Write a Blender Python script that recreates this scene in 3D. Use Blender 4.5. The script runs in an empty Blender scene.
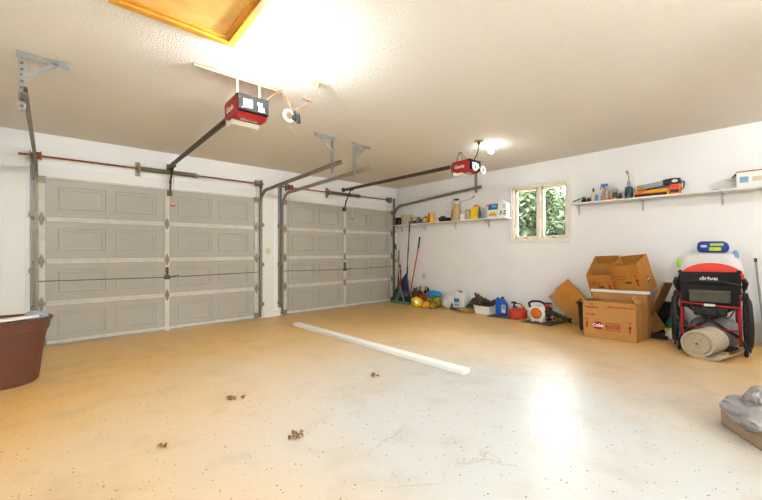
import bpy, bmesh, math, random
from mathutils import Vector, Matrix, Euler, noise
PI = math.pi
R = math.radians
scene = bpy.context.scene
COL = scene.collection
H = 2.67            # ceiling height above the door sill
S = 0.024           # the slab falls towards the doors
TILT = -math.atan(S)


def gz(y):
    return -S * y


# ------------------------------------------------------------------ materials
def lin(c):
    out = []
    for v in c[:3]:
        v /= 255.0
        out.append(v / 12.92 if v <= .04045 else ((v + .055) / 1.055) ** 2.4)
    return (*out, 1.0)


MATS = {}


def mat(name, c, rough=.6, metal=0., var=.0, vs=8., bump=0., bs=60., spec=.5, c2=None, emit=0., trans=0., coat=0.):
    m = bpy.data.materials.new(name)
    m.use_nodes = True
    nt = m.node_tree
    b = nt.nodes['Principled BSDF']
    b.inputs['Base Color'].default_value = lin(c)
    b.inputs['Roughness'].default_value = rough
    b.inputs['Metallic'].default_value = metal
    b.inputs['Specular IOR Level'].default_value = spec
    if coat:
        b.inputs['Coat Weight'].default_value = coat
    if trans:
        b.inputs['Transmission Weight'].default_value = trans
    if emit:
        b.inputs['Emission Color'].default_value = lin(c)
        b.inputs['Emission Strength'].default_value = emit
    tc = nt.nodes.new('ShaderNodeTexCoord')
    if var or c2:
        n = nt.nodes.new('ShaderNodeTexNoise')
        n.inputs['Scale'].default_value = vs
        n.inputs['Detail'].default_value = 5
        nt.links.new(tc.outputs['Object'], n.inputs['Vector'])
        r = nt.nodes.new('ShaderNodeValToRGB')
        r.color_ramp.elements[0].position = .35
        r.color_ramp.elements[1].position = .65
        a = lin(c)
        if c2:
            r.color_ramp.elements[0].color = lin(c2)
            r.color_ramp.elements[1].color = a
        else:
            r.color_ramp.elements[0].color = (*[x * (1 - var) for x in a[:3]], 1)
            r.color_ramp.elements[1].color = (*[min(1, x * (1 + var * .4)) for x in a[:3]], 1)
        nt.links.new(n.outputs['Fac'], r.inputs['Fac'])
        nt.links.new(r.outputs['Color'], b.inputs['Base Color'])
    if bump:
        n = nt.nodes.new('ShaderNodeTexNoise')
        n.inputs['Scale'].default_value = bs
        n.inputs['Detail'].default_value = 4
        nt.links.new(tc.outputs['Object'], n.inputs['Vector'])
        bp = nt.nodes.new('ShaderNodeBump')
        bp.inputs['Strength'].default_value = bump
        bp.inputs['Distance'].default_value = .01
        nt.links.new(n.outputs['Fac'], bp.inputs['Height'])
        nt.links.new(bp.outputs['Normal'], b.inputs['Normal'])
    MATS[name] = m
    return m


def floor_material():
    m = bpy.data.materials.new('painted_concrete')
    m.use_nodes = True
    nt = m.node_tree
    N, L = nt.nodes.new, nt.links.new
    b = nt.nodes['Principled BSDF']
    tc = N('ShaderNodeTexCoord')

    def nz(scale, detail=4, rough=.5):
        n = N('ShaderNodeTexNoise')
        n.inputs['Scale'].default_value = scale
        n.inputs['Detail'].default_value = detail
        n.inputs['Roughness'].default_value = rough
        L(tc.outputs['Object'], n.inputs['Vector'])
        return n

    def ramp(src, p0, p1, v0=0., v1=1.):
        r = N('ShaderNodeMapRange')
        r.inputs['From Min'].default_value = p0
        r.inputs['From Max'].default_value = p1
        r.inputs['To Min'].default_value = v0
        r.inputs['To Max'].default_value = v1
        L(src, r.inputs['Value'])
        return r.outputs['Result']

    def mix(f, a, c):
        x = N('ShaderNodeMix')
        x.data_type = 'RGBA'
        if isinstance(f, float):
            x.inputs[0].default_value = f
        else:
            L(f, x.inputs[0])
        for sock, v in ((x.inputs[6], a), (x.inputs[7], c)):
            if isinstance(v, tuple):
                sock.default_value = v
            else:
                L(v, sock)
        return x.outputs[2]

    def mth(op, a, c):
        x = N('ShaderNodeMath')
        x.operation = op
        for i, v in enumerate((a, c)):
            if isinstance(v, (int, float)):
                x.inputs[i].default_value = v
            else:
                L(v, x.inputs[i])
        return x.outputs[0]
    # pale paint near the middle of the slab, blending outwards to gold
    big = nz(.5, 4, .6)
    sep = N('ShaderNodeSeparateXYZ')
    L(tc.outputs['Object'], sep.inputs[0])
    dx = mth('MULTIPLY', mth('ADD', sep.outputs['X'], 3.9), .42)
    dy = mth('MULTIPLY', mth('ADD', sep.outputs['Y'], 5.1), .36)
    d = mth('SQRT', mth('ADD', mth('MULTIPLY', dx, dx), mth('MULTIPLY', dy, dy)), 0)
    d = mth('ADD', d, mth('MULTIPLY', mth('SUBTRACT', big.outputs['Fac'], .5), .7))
    pale_to_gold = ramp(d, .3, 1.25)
    col = mix(pale_to_gold, lin(FLOOR_PALE), lin(FLOOR_GOLD))
    # dirt clouds
    dirt = nz(3.4, 6, .6)
    col = mix(ramp(dirt.outputs['Fac'], .5, .85, 0., .42), col, lin((158, 124, 80)))
    # dark flecks broadcast in the paint
    v = N('ShaderNodeTexVoronoi')
    v.inputs['Scale'].default_value = 48
    v.inputs['Randomness'].default_value = 1.
    L(tc.outputs['Object'], v.inputs['Vector'])
    sepc = N('ShaderNodeSeparateColor')
    L(v.outputs['Color'], sepc.inputs[0])
    rad = ramp(mth('POWER', sepc.outputs[0], 4.), .1, 1., .0, .27)
    fleck = mth('LESS_THAN', v.outputs['Distance'], rad)
    col = mix(mth('MULTIPLY', fleck, .85), col, lin((92, 76, 60)))
    # scattered rust-brown spots
    v2 = N('ShaderNodeTexVoronoi')
    v2.inputs['Scale'].default_value = 6.5
    wob = N('ShaderNodeVectorMath')
    wob.operation = 'MULTIPLY_ADD'
    wn = nz(24, 4)
    L(wn.outputs['Color'], wob.inputs[0])
    wob.inputs[1].default_value = (.03, .03, .0)
    L(tc.outputs['Object'], wob.inputs[2])
    L(wob.outputs[0], v2.inputs['Vector'])
    sep2 = N('ShaderNodeSeparateColor')
    L(v2.outputs['Color'], sep2.inputs[0])
    rad2 = ramp(sep2.outputs[1], .76, 1., 0., .085)
    spot = mth('LESS_THAN', v2.outputs['Distance'], rad2)
    col = mix(mth('MULTIPLY', spot, .5), col, lin((140, 98, 48)))
    # hairline cracks
    v3 = N('ShaderNodeTexVoronoi')
    v3.feature = 'DISTANCE_TO_EDGE'
    v3.inputs['Scale'].default_value = .42
    wob2 = N('ShaderNodeVectorMath')
    wob2.operation = 'MULTIPLY_ADD'
    wn2 = nz(1.6, 6, .6)
    L(wn2.outputs['Color'], wob2.inputs[0])
    wob2.inputs[1].default_value = (.9, .9, .0)
    L(tc.outputs['Object'], wob2.inputs[2])
    L(wob2.outputs[0], v3.inputs['Vector'])
    crack = mth('LESS_THAN', v3.outputs['Distance'], .0022)
    gate = ramp(nz(.9, 2).outputs['Fac'], .47, .53)
    col = mix(mth('MULTIPLY', mth('MULTIPLY', crack, gate), .25), col, lin((120, 96, 66)))
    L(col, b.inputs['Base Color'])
    rg = nz(3.1, 6, .6)
    L(ramp(rg.outputs['Fac'], .25, .8, .3, .43), b.inputs['Roughness'])
    b.inputs['Specular IOR Level'].default_value = .5
    bn = nz(9, 5, .6)
    bp = N('ShaderNodeBump')
    bp.inputs['Strength'].default_value = .3
    bp.inputs['Distance'].default_value = .01
    L(bn.outputs['Fac'], bp.inputs['Height'])
    L(bp.outputs['Normal'], b.inputs['Normal'])
    return m


FLOOR_PALE = (194, 192, 187)
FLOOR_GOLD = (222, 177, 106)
M = MATS
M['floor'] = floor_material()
mat('wall', (246, 245, 243), .75, var=.03, vs=1.5, bump=.06, bs=90)
mat('front_wall', (246, 245, 243), .6, var=.03, vs=2)
mat('ceiling', (238, 231, 219), .85, bump=1., bs=75)
mat('exterior', (180, 176, 168), .8, var=.1)
mat('trim_white', (236, 234, 228), .5)
mat('pine', (252, 240, 220), .5, var=.12, vs=6)
mat('hatch_wood', (222, 156, 52), .42, var=.18, vs=5)
mat('hatch_panel', (240, 196, 116), .5, c2=(230, 178, 94), vs=9)
mat('door_paint', (178, 173, 162), .55, var=.04, vs=3)
mat('door_rail', (214, 209, 198), .5, var=.1, vs=14)
mat('galv', (150, 148, 142), .45, .8, var=.15, vs=30)
mat('bright_galv', (150, 148, 144), .45, .5, var=.12, vs=40)
mat('track_steel', (148, 136, 116), .45, .35, var=.2, vs=12)
mat('dark_steel', (92, 82, 70), .5, .5, var=.2, vs=20)
mat('rust', (150, 82, 44), .7, .2, var=.3, vs=18)
mat('spring', (112, 96, 78), .5, .5)
mat('red_plastic', (205, 30, 26), .35)
mat('opener_red', (150, 18, 14), .5)
mat('opener_grey', (30, 28, 26), .8, spec=.1)
mat('lens', (235, 228, 212), .35)
mat('label_white', (232, 230, 224), .6)
mat('rail_dark', (92, 76, 62), .45, .5)
mat('black', (26, 25, 26), .5)
mat('black_rubber', (22, 22, 23), .75)
mat('black_cloth', (27, 27, 31), .9, bump=.2, bs=120)
mat('olive_cloth', (82, 77, 66), .7, var=.1)
mat('white', (238, 238, 234), .45)
mat('ivory', (222, 208, 172), .5)
mat('bulb', (255, 238, 208), .3, emit=1)
mat('cardboard', (184, 132, 70), .8, var=.07, vs=7)
mat('cardboard_gold', (190, 126, 44), .78, var=.08, vs=7)
mat('cardboard_dark', (150, 102, 52), .85, var=.1, vs=9)
mat('print_red', (150, 6, 4), .7)
mat('print_black', (58, 44, 32), .8)
mat('foam', (236, 236, 236), .7, bump=.3, bs=180)
mat('bin_brown', (92, 50, 34), .5, var=.15, vs=9, bump=.1, bs=30)
mat('chair_red', (176, 26, 38), .35)
mat('carpet', (196, 181, 156), .95, var=.22, vs=70, bump=.8, bs=160)
mat('carpet_back', (170, 158, 138), .95, c2=(196, 184, 164), vs=90, bump=.5, bs=200)
mat('white_bag', (226, 224, 220), .4, bump=.3, bs=22)
mat('grey_bag', (146, 142, 141), .3, bump=.5, bs=18)
mat('orange_red', (226, 52, 24), .4)
mat('pack_blue', (24, 50, 150), .35, var=.1)
mat('pack_green', (170, 214, 44), .4)
mat('light_blue', (120, 170, 205), .5)
mat('blue_jug', (22, 88, 190), .4)
mat('gas_red', (196, 44, 32), .5, c2=(176, 60, 44), vs=12)
mat('yellow', (240, 204, 30), .45)
mat('gold', (226, 166, 30), .5)
mat('orange', (222, 112, 36), .5)
mat('green', (30, 120, 66), .45)
mat('dark_green', (30, 62, 54), .45)
mat('teal', (20, 120, 96), .55)
mat('rake_green', (104, 138, 108), .55)
mat('navy', (40, 48, 84), .55)
mat('wood', (214, 176, 110), .5, var=.12, vs=6)
mat('dark_wood', (110, 72, 42), .6, var=.2, vs=9)
mat('brown', (86, 62, 44), .8, var=.25, vs=14)
mat('dark_brown', (52, 40, 32), .85, var=.2, vs=14)
mat('maroon', (92, 34, 30), .7, c2=(60, 40, 30), vs=9)
mat('rope', (172, 140, 84), .85, var=.25, vs=40)
mat('mat_grey', (96, 84, 70), .9, var=.2, vs=20)
mat('purple', (120, 60, 120), .5)
mat('beige_plastic', (200, 172, 122), .45, trans=.0, var=.1, vs=6)
mat('bucket', (216, 200, 172), .6, c2=(190, 168, 132), vs=9)
mat('beige', (214, 200, 176), .6)
mat('clear_plastic', (225, 222, 212), .2, trans=.6)
mat('amber', (206, 150, 96), .4)
mat('brass', (176, 138, 74), .4, .7)
mat('grey', (150, 154, 158), .5)
mat('paint_blue', (70, 110, 190), .5)
mat('sky_blue', (28, 140, 200), .5)
mat('camo', (210, 176, 40), .6, c2=(36, 46, 30), vs=22)
mat('camo_red', (206, 52, 30), .6, c2=(232, 196, 40), vs=26)
mat('white_plank', (240, 240, 238), .5)
mat('leaf', (56, 62, 45), .9, c2=(38, 46, 31), spec=.05, vs=1.4)
mat('bark', (90, 74, 60), .9)
mat('lawn', (92, 96, 82), .9, var=.2)
mat('dry_leaf', (142, 96, 46), .85, var=.3, vs=50)
mat('grey_bracket', (196, 194, 188), .45, .2)
mat('bag_box', (158, 136, 112), .8, var=.1)
mat('pale_plank', (238, 237, 232), .5)

g = bpy.data.materials.new('window_glass')
g.use_nodes = True
nt = g.node_tree
nt.nodes.clear()
o_ = nt.nodes.new('ShaderNodeOutputMaterial')
t_ = nt.nodes.new('ShaderNodeBsdfTransparent')
t_.inputs[0].default_value = (.93, .95, .93, 1)
gl = nt.nodes.new('ShaderNodeBsdfGlossy')
gl.inputs['Roughness'].default_value = .02
fr = nt.nodes.new('ShaderNodeFresnel')
fr.inputs[0].default_value = 1.45
mx = nt.nodes.new('ShaderNodeMixShader')
nt.links.new(fr.outputs[0], mx.inputs[0])
nt.links.new(t_.outputs[0], mx.inputs[1])
nt.links.new(gl.outputs[0], mx.inputs[2])
nt.links.new(mx.outputs[0], o_.inputs[0])
M['glass'] = g


# ------------------------------------------------------------------ mesh builder
class MB:
    def __init__(s):
        s.bm = bmesh.new()

    def face(s, pts):
        vs = [s.bm.verts.new(p) for p in pts]
        return s.bm.faces.new(vs)

    def hull(s, pts, faces):
        vs = [s.bm.verts.new(p) for p in pts]
        for f in faces:
            s.bm.faces.new([vs[i] for i in f])
        return s

    def box(s, x0, x1, y0, y1, z0, z1, mtx=None):
        p = [Vector((x, y, z)) for z in (z0, z1) for y in (y0, y1) for x in (x0, x1)]
        if mtx is not None:
            p = [mtx @ q for q in p]
        return s.hull(p, [(0, 2, 3, 1), (4, 5, 7, 6), (0, 1, 5, 4), (2, 6, 7, 3), (0, 4, 6, 2), (1, 3, 7, 5)])

    def bar(s, a, b, w, h, up=(0, 0, 1)):
        a, b = Vector(a), Vector(b)
        d = b - a
        L = d.length
        d.normalize()
        u = Vector(up)
        sd = d.cross(u)
        if sd.length < 1e-4:
            sd = d.cross(Vector((0, 1, 0)))
        sd.normalize()
        u = sd.cross(d)
        m = Matrix((sd, d, u)).transposed().to_4x4()
        m.translation = a
        return s.box(-w / 2, w / 2, 0, L, -h / 2, h / 2, m)

    def cyl(s, a, b, r, r2=None, n=16):
        return s.tube([a, b], [r, r if r2 is None else r2], n)

    def tube(s, pts, r, n=8, closed=False, sx=1.):
        pts = [Vector(p) for p in pts]
        k = len(pts)
        rr = r if isinstance(r, (list, tuple)) else [r] * k
        rings = []
        prev = None
        for i, p in enumerate(pts):
            if closed:
                t = pts[(i + 1) % k] - pts[i - 1]
            else:
                t = pts[min(i + 1, k - 1)] - pts[max(i - 1, 0)]
            t.normalize()
            if prev is None:
                u = t.cross(Vector((0, 0, 1)))
                if u.length < .05:
                    u = t.cross(Vector((0, 1, 0)))
            else:
                u = prev - t * prev.dot(t)
            u.normalize()
            prev = u
            v = t.cross(u)
            rings.append([s.bm.verts.new(p + (u * math.cos(2 * PI * j / n) * sx + v * math.sin(2 * PI * j / n)) * rr[i]) for j in range(n)])
        for i in range(k if closed else k - 1):
            A, B = rings[i], rings[(i + 1) % k]
            for j in range(n):
                s.bm.faces.new((A[j], A[(j + 1) % n], B[(j + 1) % n], B[j]))
        if not closed:
            s.bm.faces.new(rings[0][::-1])
            s.bm.faces.new(rings[-1])
        return s

    def lathe(s, prof, n=28, mtx=None, sy=1.):
        rings = []
        mtx = mtx or Matrix()
        for r, z in prof:
            if r < 1e-5:
                rings.append([s.bm.verts.new(mtx @ Vector((0, 0, z)))])
            else:
                rings.append([s.bm.verts.new(mtx @ Vector((r * math.cos(2 * PI * j / n), sy * r * math.sin(2 * PI * j / n), z))) for j in range(n)])
        for A, B in zip(rings, rings[1:]):
            for j in range(n):
                k = (j + 1) % n
                if len(A) == 1 and len(B) == 1:
                    continue
                if len(A) == 1:
                    s.bm.faces.new((A[0], B[k], B[j]))
                elif len(B) == 1:
                    s.bm.faces.new((A[j], A[k], B[0]))
                else:
                    s.bm.faces.new((A[j], A[k], B[k], B[j]))
        return s

    def prism(s, poly, a0, a1, axis='x', mtx=None):
        def P(p, a):
            q = {'x': (a, p[0], p[1]), 'y': (p[0], a, p[1]), 'z': (p[0], p[1], a)}[axis]
            q = Vector(q)
            return mtx @ q if mtx is not None else q
        A = [s.bm.verts.new(P(p, a0)) for p in poly]
        B = [s.bm.verts.new(P(p, a1)) for p in poly]
        n = len(poly)
        s.bm.faces.new(A[::-1])
        s.bm.faces.new(B)
        for i in range(n):
            s.bm.faces.new((A[i], A[(i + 1) % n], B[(i + 1) % n], B[i]))
        return s

    def sph(s, c, r, sc=(1, 1, 1), n=16):
        m = Matrix.Translation(c) @ Matrix.Diagonal((*[r * q for q in sc], 1))
        bmesh.ops.create_uvsphere(s.bm, u_segments=n, v_segments=max(6, n // 2), radius=1, matrix=m)
        return s

    def torus(s, c, R_, r, axis='x', n=28, m=10):
        c = Vector(c)
        pts = []
        for i in range(n):
            a = 2 * PI * i / n
            q = {'x': (0, math.cos(a), math.sin(a)), 'y': (math.cos(a), 0, math.sin(a)), 'z': (math.cos(a), math.sin(a), 0)}[axis]
            pts.append(c + Vector(q) * R_)
        return s.tube(pts, r, m, True)

    def build(s, name, material, parent=None, bevel=0., smooth=True, angle=35, seg=2):
        me = bpy.data.meshes.new(name)
        bmesh.ops.recalc_face_normals(s.bm, faces=s.bm.faces)
        s.bm.to_mesh(me)
        s.bm.free()
        o = bpy.data.objects.new(name, me)
        COL.objects.link(o)
        me.materials.append(M[material] if isinstance(material, str) else material)
        if smooth:
            me.polygons.foreach_set('use_smooth', [True] * len(me.polygons))
            me.set_sharp_from_angle(angle=R(angle))
        if bevel:
            b = o.modifiers.new('bevel', 'BEVEL')
            b.width = bevel
            b.segments = seg
            b.limit_method = 'ANGLE'
            b.angle_limit = R(40)
        if parent:
            o.parent = parent
        return o


def tag(o, label=None, cat=None, group=None, kind=None):
    if label:
        o['label'] = label
    if cat:
        o['category'] = cat
    if group:
        o['group'] = group
    if kind:
        o['kind'] = kind
    return o


def thing(name, label, cat, loc=(0, 0, 0), rotz=0., group=None, floor=False, rot=None):
    o = bpy.data.objects.new(name, None)
    o.empty_display_size = .05
    COL.objects.link(o)
    if floor:
        x, y = loc[:2]
        dz = loc[2] if len(loc) > 2 else 0
        m = Matrix.Translation((x, y, gz(y) + dz)) @ Matrix.Rotation(TILT, 4, 'X') @ Matrix.Rotation(rotz, 4, 'Z')
        o.location = m.translation
        o.rotation_euler = m.to_euler()
    else:
        o.location = loc
        o.rotation_euler = rot if rot else (0, 0, rotz)
    return tag(o, label, cat, group)


def copy_tree(o, parent=None):
    c = o.copy()
    COL.objects.link(c)
    c.parent = parent
    for ch in [k for k in o.children]:
        copy_tree(ch, c)
    return c


def structure(name, mb, material, parent=None, label=None, **k):
    o = mb.build(name, material, parent, **k)
    if not parent:
        o['kind'] = 'structure'
    if label:
        o['label'] = label
    return o


def text(body, size, material, parent, loc, rot=None, name='printed_text', depth=.0004, align='CENTER', sx=1., bold=0.):
    cu = bpy.data.curves.new('txt', 'FONT')
    cu.body = body
    cu.size = size
    cu.align_x = align
    cu.align_y = 'CENTER'
    cu.extrude = depth
    cu.offset = bold
    cu.resolution_u = 3
    tmp = bpy.data.objects.new('txt', cu)
    COL.objects.link(tmp)
    dg = bpy.context.evaluated_depsgraph_get()
    dg.update()
    me = bpy.data.meshes.new_from_object(tmp.evaluated_get(dg))
    bpy.data.objects.remove(tmp)
    me.name = name
    o = bpy.data.objects.new(name, me)
    COL.objects.link(o)
    me.materials.clear()
    me.materials.append(M[material])
    o.parent = parent
    rm = rot if rot is not None else FACE_NX
    o.matrix_local = Matrix.Translation(loc) @ rm @ Matrix.Diagonal((sx, 1, 1, 1))
    return o


# text plane whose normal is -x (read by someone looking towards +x), -y, -z
FACE_NX = Matrix(((0, 0, -1, 0), (-1, 0, 0, 0), (0, 1, 0, 0), (0, 0, 0, 1)))
FACE_NY = Matrix(((1, 0, 0, 0), (0, 0, -1, 0), (0, 1, 0, 0), (0, 0, 0, 1)))


def flat_mark(polys, x, parent, material, name='printed_mark', t=.0006):
    """printed marks on a face whose normal is -x; polys are lists of (y, z)"""
    b = MB()
    for p in polys:
        b.prism(p, x - t, x, 'x')
    return b.build(name, material, parent, smooth=False)


def arrow(y, z, w, h):
    return [(y - w * .22, z), (y + w * .22, z), (y + w * .22, z + h * .55), (y + w / 2, z + h * .55), (y, z + h), (y - w / 2, z + h * .55), (y - w * .22, z + h * .55)]


def blob(name, material, parent, dims, seed=0, crumple=.18, freq=3., flat=True, sub=4, fine=.05, c=(0, 0, 0), power=1.):
    """crumpled rounded mass resting on z = 0 (flat) with the given size"""
    b = MB()
    bmesh.ops.create_icosphere(b.bm, subdivisions=sub, radius=1)
    off = Vector((seed * 7.13, seed * 3.7, seed * 1.9))
    for v in b.bm.verts:
        p = v.co.copy()
        n1 = noise.noise(p * freq * .5 + off)
        rid = 1 - abs(noise.noise(p * freq + off * 2)) * 2
        n2 = noise.noise(p * freq * 3 + off)
        k = 1 + crumple * n1 + crumple * .5 * (rid - .4) + fine * n2
        p = p * k
        q = Vector((abs(p.x) ** power * (1 if p.x > 0 else -1), abs(p.y) ** power * (1 if p.y > 0 else -1), p.z))
        z = q.z
        if flat:
            z = max(z, -.72)
            z = (z + .72) / 1.72
            v.co = Vector((q.x * dims[0] / 2 + c[0], q.y * dims[1] / 2 + c[1], z * dims[2] + c[2]))
        else:
            v.co = Vector((q.x * dims[0] / 2 + c[0], q.y * dims[1] / 2 + c[1], z * dims[2] / 2 + c[2]))
    return b.build(name, material, parent, angle=60)


# ================================================================== SETTING
XL, YB = -6.78, -8.0
fl = MB()
nx, ny = 2, 2
fl.hull([(XL, .12, gz(.12)), (.02, .12, gz(.12)), (.02, YB, gz(YB)), (XL, YB, gz(YB)), (XL, .12, -.3), (.02, .12, -.3), (.02, YB, -.3), (XL, YB, -.3)],
        [(0, 1, 2, 3), (7, 6, 5, 4), (0, 4, 5, 1), (2, 6, 7, 3), (1, 5, 6, 2), (3, 7, 4, 0)])
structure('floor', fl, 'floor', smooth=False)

c = MB().box(XL, .15, YB, .15, H, H + .12)
structure('ceiling', c, 'ceiling', smooth=False)

D1 = (-6.19, -3.41)
D2 = (-2.93, -.17)
DT = 2.13
w = MB()
T = .14
ins = .05
w.box(XL, D1[0] + ins, 0, T, -.2, H)
w.box(D1[1] - ins, D2[0] + ins, 0, T, -.2, H)
w.box(D2[1] - ins, .15, 0, T, -.2, H)
w.box(D1[0] + ins, D1[1] - ins, 0, T, DT - .03, H)
w.box(D2[0] + ins, D2[1] - ins, 0, T, DT - .03, H)
structure('wall_front', w, 'front_wall', smooth=False)

WY0, WY1, WZ0, WZ1 = -3.90, -2.955, 1.375, 2.30      # window opening in the right-hand wall
w = MB()
w.box(0, T, YB, WY0, -.2, H).box(0, T, WY1, .0, -.2, H).box(0, T, WY0, WY1, -.2, WZ0).box(0, T, WY0, WY1, WZ1, H)
structure('wall_right', w, 'wall', smooth=False)
structure('wall_left', MB().box(XL - T, XL, YB, .14, -.2, H), 'wall', smooth=False)
# rear wall with an unseen window added behind the photographer as fill light
BX0, BX1, BZ0, BZ1 = -4.6, -3.6, 1.3, 2.2
w = MB()
w.box(XL, BX0, YB - T, YB, -.2, H).box(BX1, .14, YB - T, YB, -.2, H).box(BX0, BX1, YB - T, YB, -.2, BZ0).box(BX0, BX1, YB - T, YB, BZ1, H)
structure('wall_back', w, 'wall', smooth=False)


def window(name, y0, y1, z0, z1, place=None):
    root = bpy.data.objects.new(name, None)
    COL.objects.link(root)
    root['kind'] = 'structure'
    tw = .052
    tr = MB()
    tr.box(-.018, 0, y0 - tw, y1 + tw, z1, z1 + tw * .9).box(-.018, 0, y0 - tw, y1 + tw, z0 - tw, z0)
    tr.box(-.018, 0, y0 - tw, y0, z0, z1).box(-.018, 0, y1, y1 + tw, z0, z1)
    tr.build('window_casing', 'trim_white', root, bevel=.003)
    jb = MB()
    t = .03
    jb.box(0, .13, y0, y1, z1 - t, z1).box(0, .13, y0, y1, z0, z0 + t).box(0, .13, y0, y0 + t, z0, z1).box(0, .13, y1 - t, y1, z0, z1)
    jb.box(.01, .12, (y0 + y1) / 2 - .022, (y0 + y1) / 2 + .022, z0, z1)
    jb.build('window_jamb', 'pine', root, bevel=.002)
    ym = (y0 + y1) / 2
    for a, b_ in ((y0 + t, ym - .022), (ym + .022, y1 - t)):
        f = MB()
        q = .042
        xa, xb = .055, .095
        f.box(xa, xb, a, b_, z0 + t, z0 + t + q).box(xa, xb, a, b_, z1 - t - q, z1 - t)
        f.box(xa, xb, a, a + q, z0 + t, z1 - t).box(xa, xb, b_ - q, b_, z0 + t, z1 - t)
        so = f.build('window_sash', 'pine', root, bevel=.003)
        MB().box(.072, .076, a + q, b_ - q, z0 + t + q, z1 - t - q).build('pane', 'glass', so, smooth=False)
    lk = MB().box(.03, .05, ym - .018, ym - .004, (z0 + z1) / 2 - .05, (z0 + z1) / 2 + .03)
    lk.build('sash_lock', 'brass', root, bevel=.003)
    for a in (y0 + .24, y1 - .24):
        cr = MB().box(.03, .055, a - .03, a + .03, z0 + t, z0 + t + .014).cyl((.03, a, z0 + t + .01), (.03, a + .02, z0 + t + .05), .006)
        cr.build('crank_handle', 'brass', root)
    return root


window('window_1', WY0, WY1, WZ0, WZ1)
w2 = window('fill_window', -.5, .5, BZ0, BZ1)  # added out of view to let fill daylight in
w2.location = ((BX0 + BX1) / 2, YB, 0)
w2.rotation_euler = (0, 0, -PI / 2)

# boards and seams on the front wall
tb = MB()
for a, b_ in (D1, D2):
    tb.box(a - .04, b_ + .04, -.012, 0, DT - .0, DT + .14)
structure('trim_1', tb, 'trim_white', bevel=.002)
structure('trim_2', MB().box(-6.51, -6.30, -.012, 0, .12, 2.45).box(-3.36, -3.10, -.01, 0, .1, 2.3), 'trim_white', bevel=.002)
structure('baseboard_front', MB().box(-3.30, -3.02, -.022, 0, gz(0), .10), 'trim_white', bevel=.002)

# attic hatch in the ceiling
hx0, hx1, hy0, hy1 = -5.742, -5.035, -4.95, -3.56
hat = bpy.data.objects.new('trim_3', None)
COL.objects.link(hat)
hat['kind'] = 'structure'
hat['label'] = 'golden wood framed attic hatch in the ceiling'
f = MB()
for (t0, t1, zz) in ((0, .052, H - .03), (.052, .085, H - .018)):
    f.box(hx0 + t0, hx1 - t0, hy1 - t1, hy1 - t0, zz, H).box(hx0 + t0, hx1 - t0, hy0 + t0, hy0 + t1, zz, H)
    f.box(hx0 + t0, hx0 + t1, hy0 + t1, hy1 - t1, zz, H).box(hx1 - t1, hx1 - t0, hy0 + t1, hy1 - t1, zz, H)
f.build('hatch_frame', 'hatch_wood', hat, bevel=.004)
MB().box(hx0 + .08, hx1 - .08, hy0 + .08, hy1 - .08, H - .006, H + .0).build('hatch_panel', 'hatch_panel', hat)


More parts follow.
